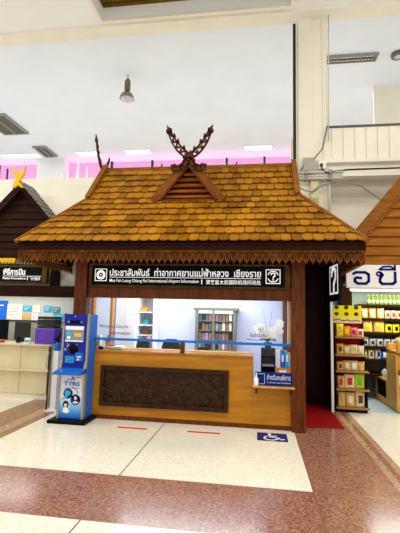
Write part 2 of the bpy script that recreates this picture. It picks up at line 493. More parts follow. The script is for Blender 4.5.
for z, y, lab in ((4.80, 8.70, 'upper white conduit crossing the column above tiled roof'), (4.73, 8.74, 'middle white conduit crossing the column above tiled roof'), (4.66, 8.70, 'lower white conduit crossing the column above tiled roof')):
    c = thing('conduit', lab, 'conduit', (1.3, y, z), 'white conduits crossing the column')
    MB().tube([(0.84, y, z), (1.8, y, z)], 0.03).build('pipe', CONDUIT, c, smooth=True)
    for x in (0.98, 1.5):
        bx(x, x + 0.07, y - 0.045, y + 0.045, z - 0.045, z + 0.045).build('clamp', GREY, c)
tag(MB().tube([(0.84, 8.72, 4.5), (0.98, 8.7, 4.4), (1.14, 8.7, 4.36), (1.3, 8.7, 4.48), (1.6, 8.7, 4.6), (2.2, 8.9, 4.55), (2.7, 9.2, 4.3), (3.2, 9.25, 4.1)], 0.016).build('cable', GREY, smooth=True), 'grey cable sagging below the conduits toward right shop roof', 'cable')
ac = thing('wall_box', 'tall pale yellow duct box low on the column', 'electrical box', (1.2, 8.8, 4.1))
bx(1.12, 1.29, 8.74, 8.86, 4.24, 4.76).build('duct', mat('pale_yellow_plastic', (214, 206, 160), 0.5), ac, bevel=0.008); bx(1.12, 1.29, 8.73, 8.86, 4.0, 4.24).build('lower_duct', mat('darker_yellow', (188, 172, 110), 0.5), ac, bevel=0.008)  # lower duct in a darker yellow
tag(MB().tube([(1.52, 8.78, 3.7), (1.52, 8.78, 4.85)], 0.03).build('downpipe', CONDUIT, smooth=True), 'short white vertical pipe between column and right wall', 'pipe')

tag(MB().tube([(1.36, 8.72, 5.02), (1.36, 8.70, 4.86), (1.44, 8.68, 4.78), (1.9, 8.70, 4.84), (3.2, 8.72, 4.86)], 0.02).build('cable', DARK_GREY, smooth=True), 'dark cable running along the white ledge right of column', 'cable')
sw = thing('wall_box', 'small white wall box with dark knob right of the column', 'electrical box', (1.36, 8.76, 4.86))
bx(1.29, 1.45, 8.70, 8.775, 4.88, 5.03).build('body', WHITE_PAINT, sw, bevel=.006); MB().tube([(1.345, 8.66, 4.955), (1.345, 8.70, 4.955)], .035, 10).build('knob', DARK_GREY, sw)

# ceiling fittings of the rear hall
for k, (x0, x1, lab) in enumerate(((-12.6, -10.6, 'lit ceiling panel farthest left, above yellow butterfly finial'), (-8.6, -7.5, 'lit ceiling panel left of the thin roof-end finial'), (-6.2, -5.05, 'lit ceiling panel between roof-end finial and crossed finial'), (-0.65, 0.55, 'lit ceiling panel right of the crossed finial, near column'))):
    l = thing('ceiling_light', lab, 'ceiling light', ((x0 + x1) / 2, 17.4, 9.15), 'lit panels on the rear ceiling')
    bx(x0 - 0.05, x1 + 0.05, 17.15, 17.65, 9.16, 9.2).build('frame', WHITE_PAINT, l); bx(x0, x1, 17.2, 17.6, 9.14, 9.16).build('diffuser', LIGHT_PANEL, l)
for x0, x1, y0, y1, lab in ((-10.9, -9.75, 13.4, 15.1, 'large dark slatted vent at left edge of ceiling'), (-10.4, -9.75, 16.4, 17.6, 'smaller grey slatted vent farther back on ceiling')):
    v = thing('ceiling_vent', lab, 'vent', ((x0 + x1) / 2, (y0 + y1) / 2, 9.14), 'ceiling vents')
    f = MB(); f.box(x0, x1, y0, y0 + .08, 9.13, 9.2); f.box(x0, x1, y1 - .08, y1, 9.13, 9.2); f.box(x0, x0 + .08, y0 + .08, y1 - .08, 9.13, 9.2); f.box(x1 - .08, x1, y0 + .08, y1 - .08, 9.13, 9.2)
    f.box((x0 + x1) / 2 - .03, (x0 + x1) / 2 + .03, y0, y1, 9.13, 9.17)
    f.build('frame', GREY, v)
    sl = MB(); n = int((y1 - y0 - .2) / 0.085)
    for k in range(n):
        y = y0 + .1 + k * 0.085
        sl.add([(x0 + .08, y, 9.19), (x1 - .08, y, 9.19), (x1 - .08, y + .06, 9.14), (x0 + .08, y + .06, 9.14)], [(0, 1, 2, 3)])
    sl.build('slats', OLIVE_GREY, v); bx(x0 + .08, x1 - .08, y0 + .08, y1 - .08, 9.192, 9.199).build('backing', DARK_GREY, v)
fx = thing('fluorescent_fixture', 'unlit fluorescent fixture with grey louvres right of column', 'ceiling light', (2.6, 11.4, 9.1))
f = MB(); f.box(1.8, 3.36, 11.17, 11.2, 9.13, 9.19); f.box(1.8, 3.36, 11.48, 11.51, 9.13, 9.19); f.box(1.8, 1.85, 11.2, 11.48, 9.13, 9.19); f.box(3.31, 3.36, 11.2, 11.48, 9.13, 9.19)
f.build('housing', GREY, fx)
bx(1.85, 3.31, 11.2, 11.48, 9.175, 9.19).build('reflector', CONDUIT, fx)
for y in (11.27, 11.41):
    MB().tube([(1.88, y, 9.155), (3.28, y, 9.155)], 0.016).build('tube', WHITE_PAINT, fx, smooth=True)
lv = MB(); lv.box(1.85, 3.31, 11.335, 11.345, 9.13, 9.17)
for k in range(16):
    lv.box(1.92 + k * .09, 1.93 + k * .09, 11.2, 11.48, 9.13, 9.15)
lv.build('louvre', OLIVE_GREY, fx)
hb = thing('pendant_lamp', 'grey pendant lamp with wide glass reflector hanging from white ceiling', 'lamp', (-4.17, 11.5, 8.3))
MB().tube([(-4.17, 11.5, 9.2), (-4.17, 11.5, 9.02)], 0.02).build('rod', GREY, hb); MB().lathe((-4.17, 11.5, 8.66), [(0.03, 0), (0.085, .02), (0.095, .06), (0.095, .32), (0.07, .38), (0.03, .4)], 14).build('ballast', OLIVE_GREY, hb, smooth=True)
y_ = MB(); y_.tube([(-4.24, 11.5, 8.68), (-4.26, 11.5, 8.56)], 0.014, 6); y_.tube([(-4.10, 11.5, 8.68), (-4.08, 11.5, 8.56)], 0.014, 6); y_.build('bracket', mat('lamp_brass', (150, 130, 80), .4, metal=.3), hb)
MB().lathe((-4.17, 11.5, 8.34), [(0.10, .25), (0.17, .21), (0.22, .12), (0.235, .05), (0.22, .045), (0.12, .18)], 18).build('reflector', mat('lamp_reflector', (136, 128, 104), .3, metal=.3), hb, smooth=True)
MB().lathe((-4.17, 11.5, 8.30), [(0.02, 0), (0.1, .015), (0.18, .05), (0.215, .09), (0.19, .12)], 18).build('glass_cover', REFLECTOR, hb, smooth=True)
dl = thing('downlight', 'small round downlight on ceiling at right edge', 'lamp', (3.9, 11.3, 9.1))
MB().lathe((3.9, 11.3, 9.08), [(.05, .02), (.15, 0), (.18, .03), (.18, .12)], 16).build('ring', OLIVE_GREY, dl, smooth=True); MB().lathe((3.9, 11.3, 9.075), [(.01, 0), (.1, .01), (.11, .03)], 14).build('lens', REFLECTOR, dl, smooth=True)

# ------------------------------------------------------------------ information booth
booth = thing('information_booth', 'wooden information booth with golden tiled hip roof in the middle of the hall', 'booth', (-1.13, 7.2, 0))
EX0, EX1, EY0, EY1, EZ = -3.68, 1.45, 5.6, 8.8, 2.69       # eaves
BX0, BX1, BY0, BY1, BZ = -2.95, 0.62, 6.5, 7.9, 3.60       # break of the slope
RY, RZ = 7.2, 4.37                                         # ridge


def tile_slope(mb, a0, a1, b0, b1, rows, width=0.145, th=0.018):
    """scalloped tiles on the plane from lower edge a0-a1 to upper edge b0-b1 (parallel edges)"""
    a0, a1, b0, b1 = map(Vector, (a0, a1, b0, b1))
    U = (a1 - a0).normalized()
    up = (b0 - a0) - U * (b0 - a0).dot(U); Hh = up.length; V = up / Hh
    Nn = U.cross(V).normalized()
    if Nn.z < 0: Nn = -Nn
    La = (a1 - a0).length; sb0 = (b0 - a0).dot(U); sb1 = (b1 - a0).dot(U)
    rh = Hh / rows
    prof = [(-.5, .9), (-.5, -.03), (-.44, -.125), (-.27, -.195), (0, -.22), (.27, -.195), (.44, -.125), (.5, -.03), (.5, .9)]
    for r in range(rows):
        v0 = r * rh
        lo = sb0 * max(0, v0) / Hh; hi = La + (sb1 - La) * max(0, v0) / Hh
        off = (r % 2) * width / 2
        k = int(math.floor((lo - off) / width))
        while k * width + off < hi + width:
            cx = k * width + off + random.uniform(-.004, .004); k += 1
            dz = random.uniform(0, .006); dv = random.uniform(-.008, .008)
            pts = []
            for (pu, pv) in prof:
                v = v0 + (pv * rh + dv)
                vv = min(max(v, 0), Hh); l = sb0 * vv / Hh; h = La + (sb1 - La) * vv / Hh
                u = min(max(cx + pu * (width - .006), l), h)
                pts.append((u, v))
            if max(p[0] for p in pts) - min(p[0] for p in pts) < .02: continue
            top = []; bot = []
            for (u, v) in pts:
                t = (v - v0) / rh
                h = (0.046 - 0.030 * t) + dz
                P = a0 + U * u + V * v
                top.append(P + Nn * (h + th * .5)); bot.append(P + Nn * (h - th * .5))
            n = len(top)
            mb.add(top + bot, [tuple(range(n)), tuple(range(2 * n - 1, n - 1, -1))] + [(i, (i + 1) % n, n + (i + 1) % n, n + i) for i in range(n)])


tm = MB()
tile_slope(tm, (EX0, EY0, EZ), (EX1, EY0, EZ), (BX0, BY0, BZ), (BX1, BY0, BZ), 7)
tile_slope(tm, (BX0 + .02, BY0, BZ), (BX1 - .02, BY0, BZ), (BX0 + .02, RY, RZ), (BX1 - .02, RY, RZ), 5)
tm.build('roof_tiles', TILE, booth)
tm = MB()
tile_slope(tm, (EX1, EY1, EZ), (EX0, EY1, EZ), (BX1, BY1, BZ), (BX0, BY1, BZ), 7)
tile_slope(tm, (BX1, BY1, BZ), (BX0, BY1, BZ), (BX1, RY, RZ), (BX0, RY, RZ), 5)
tile_slope(tm, (EX0, EY1, EZ), (EX0, EY0, EZ), (BX0, BY1, BZ), (BX0, BY0, BZ), 7)
tile_slope(tm, (EX1, EY0, EZ), (EX1, EY1, EZ), (BX1, BY0, BZ), (BX1, BY1, BZ), 7)
tm.build('rear_roof_tiles', TILE, booth)
dk = MB()
dk.add([(EX0 + .02, EY0 + .02, EZ - .01), (EX1 - .02, EY0 + .02, EZ - .01), (EX1 - .02, EY1 - .02, EZ - .01), (EX0 + .02, EY1 - .02, EZ - .01), (BX0, BY0, BZ), (BX1, BY0, BZ), (BX1, BY1, BZ), (BX0, BY1, BZ), (BX0, RY, RZ), (BX1, RY, RZ)],
       [(0, 1, 5, 4), (1, 2, 6, 5), (2, 3, 7, 6), (3, 0, 4, 7), (4, 5, 9, 8), (6, 7, 8, 9), (4, 8, 7), (5, 6, 9), (0, 3, 2, 1)])
dk.build('roof_deck', DARK_WOOD, booth)
for x in (BX0, BX1):
    g = MB(); g.prism([(BY0 + .06, BZ), (BY1 - .06, BZ), (RY, RZ - .06)], 'x', x - .015, x + .015)
    for k in range(6):
        z = BZ + .03 + k * .125; hw = (RZ - .08 - z) / (RZ - BZ) * (RY - BY0)
        if hw > .05: g.box(x - .03, x + .03, RY - hw, RY + hw, z, z + .05)
    g.build('gable_panel', LOUVRE_WOOD, booth)
    for y in (BY0, BY1):
        MB().board((x, y - (RY - y) * .06, BZ - .02), (x, RY, RZ + .06), .09, .19, up=(0, -(RZ - BZ), (RY - y))).build('barge_board', BOARD, booth, bevel=.006)
for (ex, ey, bx_, by) in ((EX0, EY0, BX0, BY0), (EX1, EY0, BX1, BY0), (EX0, EY1, BX0, BY1), (EX1, EY1, BX1, BY1)):
    d = Vector((bx_ - ex, by - ey, BZ - EZ)); n = Vector((-(bx_ - ex), -(by - ey), 1.6))
    MB().board(Vector((ex, ey, EZ + .02)) - d * .015, Vector((bx_, by, BZ + .05)), .10, .06, up=n).build('hip_board', BOARD, booth, bevel=.006)
MB().box(BX0 - .03, BX1 + .03, RY - .06, RY + .06, RZ - .01, RZ + .06).build('ridge_board', BOARD, booth, bevel=.01)
# fascia boards and soffit
fb = MB(); fb.box(EX0 + .02, EX1 - .02, EY0 + .01, EY0 + .05, EZ - .125, EZ); fb.box(EX0 + .04, EX1 - .04, EY0 - .005, EY0 + .01, EZ - .04, EZ - .015)
fb.build('fascia_board', DARK_WOOD, booth, bevel=.004)
for x in (EX0, EX1 - .04):
    bx(x, x + .04, EY0 + .05, EY1 - .05, EZ - .125, EZ).build('fascia_board', DARK_WOOD, booth)
bx(EX0 + .02, EX1 - .02, EY1 - .05, EY1 - .01, EZ - .125, EZ).build('fascia_board', DARK_WOOD, booth)
so = MB(); so.box(EX0 + .04, EX1 - .04, EY0 + .05, EY1 - .05, EZ - .05, EZ - .03)
for k in range(10):
    x = EX0 + .3 + k * .5
    so.box(x, x + .06, EY0 + .05, EY1 - .05, EZ - .1, EZ - .05)
so.build('soffit', DARK_WOOD, booth)


def lace(O, U, length, name):
    """carved valance: a band of crossed strips over a row of pierced pointed drops"""
    N_ = Vector(U).cross(Vector((0, 0, 1)))
    F = Flat(O, U, (0, 0, 1), N_, t=.016)
    pitch = .09; n = int(length / pitch); pitch = length / n
    F.rect(0, length, -.014, 0); F.rect(0, length, -.062, -.05)
    drop = [(-.5, 0), (-.52, -.025), (-.42, -.05), (-.46, -.07), (-.25, -.098), (0, -.125), (.25, -.098), (.46, -.07), (.42, -.05), (.52, -.025), (.5, 0), (0, -.002)]
    hole = [(-.30, -.012), (-.33, -.028), (-.24, -.05), (-.27, -.064), (-.15, -.084), (0, -.1), (.15, -.084), (.27, -.064), (.24, -.05), (.33, -.028), (.30, -.012), (0, -.012)]
    for k in range(n):
        c = (k + .5) * pitch
        F.line([(c - pitch * .5, -.05), (c, -.012)], .012); F.line([(c, -.012), (c + pitch * .5, -.05)], .012)
        F.mb.ring([(c + p[0] * pitch * .93, -.055 + p[1]) for p in drop], [(c + p[0] * pitch * .93, -.055 + p[1]) for p in hole], F.fn, 0, F.t)
        F.line([(c, -.065), (c, -.15)], .010); F.disc(c, -.095, .016, n=8); F.line([(c - .02, -.12), (c + .02, -.12)], .008)
        F.line([(c, -.17), (c, -.188)], .010)
    return F.build(name, LACE_WOOD, booth)


lace((EX0 + .03, EY0 + .03, EZ - .125), (1, 0, 0), EX1 - EX0 - .06, 'carved_valance')
lace((EX0 + .03, EY1 - .03, EZ - .125), (0, -1, 0), EY1 - EY0 - .06, 'carved_valance')
lace((EX1 - .03, EY0 + .03, EZ - .125), (0, 1, 0), EY1 - EY0 - .06, 'carved_valance')

# front dormer gable with louvres
DX0, DX1, DXC, DY, DZ0, DZ1 = -1.75, -0.58, -1.165, 6.38, 3.53, 4.16
dm = MB(); dm.add([(DX0 + .06, DY + .03, DZ0), (DX1 - .06, DY + .03, DZ0), (DXC, DY + .03, DZ1), (DX0 + .06, 6.7, DZ0), (DX1 - .06, 6.7, DZ0), (DXC, 7.05, DZ1)], [(0, 1, 2), (3, 5, 4), (0, 2, 5, 3), (1, 4, 5, 2), (0, 3, 4, 1)])
dm.build('dormer_roof', DARK_WOOD, booth)  # dark colour stands in for the shade between the louvres
lv = MB()
for k in range(6):
    z = DZ0 + .05 + k * .098; t = (z - DZ0) / (DZ1 - DZ0); hw0 = (1 - t) * (DX1 - DX0) / 2 - .08
    if hw0 <= .03: continue
    lv.add([(DXC - hw0, DY - .01, z), (DXC + hw0, DY - .01, z), (DXC + hw0 * .9, DY + .05, z + .075), (DXC - hw0 * .9, DY + .05, z + .075),
            (DXC - hw0, DY + .01, z - .012), (DXC + hw0, DY + .01, z - .012), (DXC + hw0 * .9, DY + .06, z + .06), (DXC - hw0 * .9, DY + .06, z + .06)],
           [(0, 1, 2, 3), (4, 7, 6, 5), (0, 4, 5, 1), (2, 6, 7, 3), (0, 3, 7, 4), (1, 5, 6, 2)])
lv.build('louvre', LOUVRE_WOOD, booth)
for sx, xe in ((-1, DX0), (1, DX1)):
    MB().board((xe, DY - .03, DZ0 - .02), (DXC, DY - .03, DZ1 + .04), .10, .13, up=(sx * -(DZ1 - DZ0), 0, -(abs(xe - DXC)))).build('dormer_barge', mat('dormer_board', (126, 74, 26), .45, rgb2=(98, 54, 16), scale=5), booth, bevel=.006)
    MB().board((xe - sx * .11, DY - .06, DZ0 - .01), (DXC, DY - .06, DZ1 - .05), .05, .03, up=(sx * -(DZ1 - DZ0), 0, -(abs(xe - DXC)))).build('dormer_trim', RED_WOOD, booth)
bx(DX0 + .05, DX1 - .05, DY - .06, DY + .03, DZ0 - .04, DZ0 + .005).build('dormer_sill', RED_WOOD, booth, bevel=.006)


def horn(O, U, sgn, scale, name, N=(0, -1, 0), slim=1.0):
    """one pierced, upward curling horn of a crossed gable finial"""
    F = Flat(Vector(O) - Vector(N) * -.0, U, (0, 0, 1), N, t=.035 * slim)
    c = []
    for i in range(13):
        t = i / 12
        c.append((sgn * scale * (-.12 + .75 * t - .20 * t * t), scale * (-.05 + .23 * t + .38 * t * t)))
    left = []; right = []
    for i, p in enumerate(c):
        a = Vector(c[max(i - 1, 0)]); b = Vector(c[min(i + 1, 12)]); d = (b - a).normalized(); nrm = Vector((-d.y, d.x)) * sgn
        t = i / 12; w = slim * scale * (.036 + .03 * math.sin(t * PI)) * (1 - .25 * t)
        left.append(Vector(p) + nrm * w); right.append(Vector(p) - nrm * w)
    F.line(left, .026 * scale + .006); F.line(right, .026 * scale + .006)
    for i in range(0, 12, 2):
        F.line([left[i], right[i + 1]], .016); F.line([right[i + 1], left[i + 2]], .016)
        m = (left[i + 1] + right[i + 1]) / 2; F.disc(m.x, m.y, .022 * scale, n=8)
    for i in (2, 5, 8, 10):   # leaf curls along the inner edge
        p = left[i]; F.poly([p + Vector((-sgn * .045, -.005)) * scale, p + Vector((-sgn * .03, .06)) * scale, p + Vector((-sgn * .01, .085)) * scale, p + Vector((sgn * .02, .03)) * scale, p + Vector((sgn * .02, -.02)) * scale])
    e = Vector(c[-1])
    F.poly([e + Vector((-sgn * .06, -.05)) * scale, e + Vector((sgn * .055, -.06)) * scale, e + Vector((sgn * .075, .0)) * scale, e + Vector((sgn * .05, .04)) * scale, e + Vector((sgn * .055, .13)) * scale, e + Vector((-.0, .07)) * scale, e + Vector((-sgn * .05, .05)) * scale])
    return F.build(name, FINIAL, booth)


horn((DXC + .01, DY - .05, DZ1 + .10), (1, 0, 0), 1, .80, 'finial_horn')
horn((DXC + .01, DY - .09, DZ1 + .10), (1, 0, 0), -1, .80, 'finial_horn')
# carved bracket under the crossed horns
F = Flat((DXC + .01, DY - .07, DZ1 - .13), t=.06)
F.poly([(-.27, .0), (-.25, .03), (-.13, .07), (-.10, .15), (0, .30), (.10, .15), (.13, .07), (.25, .03), (.27, .0), (.2, -.03), (.1, .0), (0, .12), (-.1, .0), (-.2, -.03)])
for s in (-1, 1):
    F.arc(s * .235, .045, .02, .05, -40 if s > 0 else 220, 230 if s > 0 else -50, n=12)
    F.arc(s * .11, .03, .02, .045, 0, 330, n=12)
    F.line([(s * .27, -.02), (s * .29, .075)], .025); F.line([(s * .04, .20), (s * .09, .10), (s * .19, .06)], .02)
F.arc(0, .17, .02, .045, n=12)
F.build('finial_bracket', FINIAL, booth)
# finial on the left end of the ridge, seen edge-on
horn((BX0 - .04, RY, RZ + .05), (0, 1, 0), 1, .5, 'ridge_horn', N=(-1, 0, 0), slim=.6)
horn((BX0 - .08, RY, RZ + .05), (0, 1, 0), -1, .80, 'ridge_horn', N=(-1, 0, 0), slim=.6)

# body
for x0, x1, y0 in ((-2.95, -2.745, 6.12), (0.49, 0.69, 6.12), (-2.95, -2.745, 8.2), (0.49, 0.69, 8.2)):
    p = bx(x0, x1, y0, y0 + .2, 0, EZ - .05).build('post', RED_WOOD, booth, bevel=.012)
bx(-2.745, 0.49, 6.18, 6.30, 1.885, 2.06).build('lintel', RED_WOOD, booth, bevel=.008)
bx(-2.745, 0.49, 6.20, 6.28, 2.06, EZ - .05).build('front_wall', DARK_WOOD, booth)
bx(-2.93, -2.86, 6.32, 8.2, 0, EZ - .05).build('side_wall', BLUE_WHITE, booth)
bx(0.58, 0.62, 6.32, 8.2, 0, EZ - .05).build('side_wall', BLUE_WHITE, booth)
bx(0.62, 0.66, 6.32, 8.2, 0, EZ - .05).build('outer_panel', PASSAGE_WOOD, booth)
bx(-2.745, 0.49, 8.3, 8.38, 0, EZ - .05).build('back_wall', BLUE_WHITE, booth)
oc = bx(-2.86, 0.58, 6.3, 8.3, 2.3, 2.36).build('ceiling_board', WHITE_PAINT, booth)
bx(-2.0, -0.3, 7.3, 7.7, 2.28, 2.30).build('light_panel', LIGHT_PANEL, booth)
ip = MB(); ip.box(.455, .492, 6.3, 6.36, 1.06, 1.89); ip.build('window_jamb', mat('warm_jamb', (226, 190, 140), .5), booth)
pane = bx(-2.745, 0.455, 6.262, 6.268, 1.05, 1.885).build('window_pane', GLASS, booth)
F = Flat((-2.68, 6.262, 1.30), t=.002); text_flat(F, 'Welcome to Chiang Rai', .13, .62, .09, .155, fat=.012); text_flat(F, 'Information', .32, .66, .0, .055, fat=.012); F.build('lettering', VIOLET_LETTER, pane)
F = Flat((-.17, 6.262, 1.27), t=.002); text_flat(F, 'ยินดีต้อนรับ', .05, .30, .06, .12, fat=.012); text_flat(F, 'We are here to help', .0, .44, .0, .035, fat=.012); F.build('lettering', BLACK_LETTER, pane)
F = Flat((-1.9, 8.298, 1.70), t=.002); text_flat(F, 'Information', 0, .5, 0, .06); F.build('wall_lettering', mat('pale_blue_letter', (166, 178, 226), .5), booth)

# service counter
ct = thing('service_counter', 'golden varnished wooden counter with dark carved panel across booth front', 'counter', (-1.1, 6.25, 0))
cf = MB(); cf.box(-2.74, -.07, 6.215, 6.25, .03, 1.02); cf.box(-.07, .49, 6.215, 6.25, .03, .615)
cf.build('front_panel', GOLD_WOOD, ct, bevel=.004)
bx(-2.74, .49, 6.20, 6.215, 0.0, .06).build('plinth', RED_WOOD, ct)
bx(-.10, -.07, 6.25, 6.75, .03, 1.02).build('end_panel', GOLD_WOOD, ct)
bx(-2.74, -.06, 6.195, 6.75, 1.02, 1.05).build('countertop', GOLD_WOOD, ct, bevel=.006)
bx(-2.74, -.1, 6.55, 6.75, 1.05, 1.058).build('inner_top', PALE_WOOD, ct)
sh = MB(); sh.box(-.075, .53, 6.02, 6.6, .615, .64); sh.build('low_shelf', PALE_WOOD, ct, bevel=.006)
for x in (-.03, .47):
    MB().prism([(6.05, .615), (6.215, .615), (6.215, .50)], 'x', x, x + .025).build('bracket', RED_WOOD, ct)
PX0, PX1, PZ0, PZ1 = -2.45, -.43, .205, .82
fr = MB()
fr.box(PX0, PX1, 6.165, 6.215, PZ0, PZ0 + .065); fr.box(PX0, PX1, 6.165, 6.215, PZ1 - .065, PZ1); fr.box(PX0, PX0 + .065, 6.165, 6.215, PZ0 + .065, PZ1 - .065); fr.box(PX1 - .065, PX1, 6.165, 6.215, PZ0 + .065, PZ1 - .065)
cp = bx(PX0 + .06, PX1 - .06, 6.205, 6.215, PZ0 + .06, PZ1 - .06).build('carved_panel', CARVED, ct)
fr.build('panel_frame', CARVED, cp, bevel=.008)
# relief: a height field of leaves, blossoms and stems
rx = random.Random(11); nx, nz = 190, 50; x0, x1, z0, z1 = PX0 + .065, PX1 - .065, PZ0 + .065, PZ1 - .065
Hh = [[0.0] * (nx + 1) for _ in range(nz + 1)]; sxx = (x1 - x0) / nx; szz = (z1 - z0) / nz


def bump(cx, cz, ra, rb, ang, h):
    ca, sa = math.cos(ang), math.sin(ang); r = max(ra, rb)
    for j in range(max(0, int((cz - r - z0) / szz)), min(nz, int((cz + r - z0) / szz) + 1) + 1):
        for i in range(max(0, int((cx - r - x0) / sxx)), min(nx, int((cx + r - x0) / sxx) + 1) + 1):
            dx = x0 + i * sxx - cx; dz = z0 + j * szz - cz
            u = (dx * ca + dz * sa) / ra; v = (-dx * sa + dz * ca) / rb; d = u * u + v * v
            if d < 1: Hh[j][i] = max(Hh[j][i], h * math.sqrt(1 - d))


for k in range(9):
    cx = x0 + (k + .5) * (x1 - x0) / 9 + rx.uniform(-.03, .03); cz = z0 + rx.uniform(.08, .2)
    for p in range(7):
        a = 2 * PI * p / 7; bump(cx + .045 * math.cos(a), cz + .045 * math.sin(a), .038, .018, a, .026)
    bump(cx, cz, .022, .022, 0, .032)
for k in range(150):
    bump(rx.uniform(x0 + .03, x1 - .03), rx.uniform(z0 + .15, z1 - .03), rx.uniform(.02, .045), rx.uniform(.007, .014), rx.uniform(0, PI), rx.uniform(.012, .024))
for k in range(14):
    cx = rx.uniform(x0 + .1, x1 - .1); cz = z0 + .03
    for p in range(22):
        bump(cx + .05 * math.sin(p * .35 + k), cz + p * .018, .011, .011, 0, .016)
for k in range(5):
    cx = x0 + .2 + k * .38; bump(cx, z0 + .15, .08, .05, 0, .024); bump(cx + .08, z0 + .19, .035, .035, 0, .028); bump(cx - .05, z0 + .08, .015, .05, 0, .02); bump(cx + .04, z0 + .08, .015, .05, 0, .02); bump(cx + .12, z0 + .15, .012, .05, .3, .02)
rl = MB(); rl.add([(x0 + i * sxx, 6.203 - Hh[j][i], z0 + j * szz) for j in range(nz + 1) for i in range(nx + 1)],
                  [(j * (nx + 1) + i, j * (nx + 1) + i + 1, (j + 1) * (nx + 1) + i + 1, (j + 1) * (nx + 1) + i) for j in range(nz) for i in range(nx)])
rl.build('relief', CARVED, cp, smooth=True)

# blue rail over the counter
r = thing('counter_rail', 'blue rail running across the booth window above the counter', 'rail', (-1.13, 6.17, 1.05))
bx(-2.74, .485, 6.15, 6.18, 1.212, 1.25).build('bar', RAIL_BLUE, r, bevel=.004)
bx(-1.18, -1.115, 6.14, 6.2, 1.05, 1.225).build('post', RED_WOOD, r, bevel=.004)
bx(.43, .485, 6.13, 6.18, 1.13, 1.215).build('bracket', RED_WOOD, r, bevel=.004); bx(-2.735, -2.70, 6.16, 6.2, 1.05, 1.22).build('post', RED_WOOD, r)

# main sign
sg = thing('sign_board', 'black sign board with white Thai and English lettering above booth window', 'sign', (-1.1, 6.15, 2.05))
SX0, SX1, SZ0, SZ1 = -2.70, .475, 2.055, 2.43
f = MB(); f.box(SX0, SX1, 6.09, 6.20, SZ0, SZ0 + .03); f.box(SX0, SX1, 6.09, 6.20, SZ1 - .03, SZ1); f.box(SX0, SX0 + .05, 6.09, 6.20, SZ0 + .03, SZ1 - .03); f.box(SX1 - .08, SX1, 6.09, 6.20, SZ0 + .03, SZ1 - .03)
f.build('frame', SIGN_FRAME, sg, bevel=.006)
bx(SX0 + .05, SX1 - .08, 6.10, 6.19, SZ0 + .03, SZ1 - .03).build('face', BLACK_SIGN, sg)
F = Flat((SX0 + .05, 6.10, SZ0 + .03), t=.004); H_ = SZ1 - SZ0 - .06
text_flat(F, 'ประชาสัมพันธ์  ท่าอากาศยานแม่ฟ้าหลวง  เชียงราย', .30, 2.69, .145, .275, fat=.016)
F.rect(.30, 2.69, .122, .130)
text_flat(F, 'Mae Fah Luang Chiang Rai International Airport Information', .30, 1.74, .035, .098, fat=.008)
F.rect(1.78, 1.795, .03, .1)
text_flat(F, '清莱皇太后国际机场问讯处', 1.85, 2.69, .03, .1, fat=.012)
F.build('lettering', LETTER, sg)
F = Flat((SX0 + .05, 6.10, SZ0 + .03), t=.004)
F.frame(.05, .25, .06, .26, .012); F.arc(.15, .16, .035, .075, n=24); F.poly([(.09, .20), (.15, .245), (.21, .20), (.15, .225)]); F.disc(.15, .16, .012); F.line([(.10, .11), (.2, .11)], .012)
F.build('round_emblem', LETTER, sg)


def question_icon(F, x0, y0, s):
    F.frame(x0, x0 + s, y0, y0 + s, s * .06)
    cx, cy = x0 + s / 2, y0 + s / 2
    F.arc(cx, cy, s * .33, s * .40, 20, 160, n=14); F.arc(cx, cy, s * .33, s * .40, 200, 340, n=14)
    F.arc(cx, cy + s * .11, s * .09, s * .18, 180, -60, n=14)
    F.line([(cx + s * .06, cy + s * .0), (cx, cy - s * .1)], s * .09); F.disc(cx, cy - s * .22, s * .055, n=12)


F = Flat((SX0 + .05, 6.10, SZ0 + .03), t=.004); question_icon(F, 2.76, .05, .22); F.build('question_icon', LETTER, sg)

# projecting question mark sign
A = Vector((1.085, 6.36, 1.985)); B = Vector((1.128, 5.90, 1.985)); U = (B - A).normalized(); Nn = U.cross(Vector((0, 0, 1))).normalized()
qs = thing('hanging_sign', 'black hanging sign with white question mark right of the booth', 'sign', (1.13, 6.13, 1.95))
def slab(o, m, name, a, w, z0, z1, d0, d1):
    F = Flat(a + Nn * d0, U, (0, 0, 1), Nn, t=d1 - d0); F.rect(-.03, w + .03, z0, z1); return F.build(name, m, o)
slab(qs, BLACK_SIGN, 'board', A, .47, -.09, .50, -.03, 0)
F = Flat(A, U, (0, 0, 1), Nn, t=.004); F.frame(.02, .45, .01, .44, .03)
F.arc(.235, .29, .065, .125, 190, -70, n=18); F.line([(.27, .195), (.235, .16), (.235, .125)], .06); F.disc(.235, .075, .038); F.arc(.235, .225, .16, .185, 40, 140, n=12)
F.build('question_mark', LETTER, qs)
for t in (.08, .39):
    P = A + U * t - Nn * .025
    MB().tube([(P.x, P.y, 2.48), (P.x, P.y, 2.60)], .008, 6).build('hanger', DARK_GREY, qs)

# shelf sign, dispenser on the low shelf
ss = thing('shelf_sign', 'small navy sign with white Thai lettering on low shelf at booth right', 'sign', (.25, 6.12, .64))
bx(-.035, .50, 6.10, 6.125, .642, .835).build('board', SIGN_BLUE, ss, bevel=.003)
F = Flat((-.035, 6.10, .642), t=.003); text_flat(F, 'สำหรับคนพิการ', .17, .51, .085, .165, fat=.012); text_flat(F, 'For People with Disabilities', .17, .51, .03, .06); F.frame(.02, .14, .02, .17, .006); F.build('lettering', mat('pale_letter', (196, 206, 232), .5), ss)
sb = thing('sanitizer_bottle', 'small white pump bottle on the low shelf before navy sign', 'bottle', (-.02, 6.06, .64))
MB().lathe((-.02, 6.06, .641), [(.03, 0), (.034, .01), (.034, .09), (.024, .115), (.012, .12), (.012, .135)], 14).build('body', WHITE_PAINT, sb, smooth=True)
p = MB(); p.lathe((-.02, 6.06, .776), [(.014, 0), (.014, .012), (.006, .014), (.006, .04)], 10); p.box(-.028, -.012, 6.02, 6.07, .814, .826); p.build('pump', WHITE_PAINT, sb)

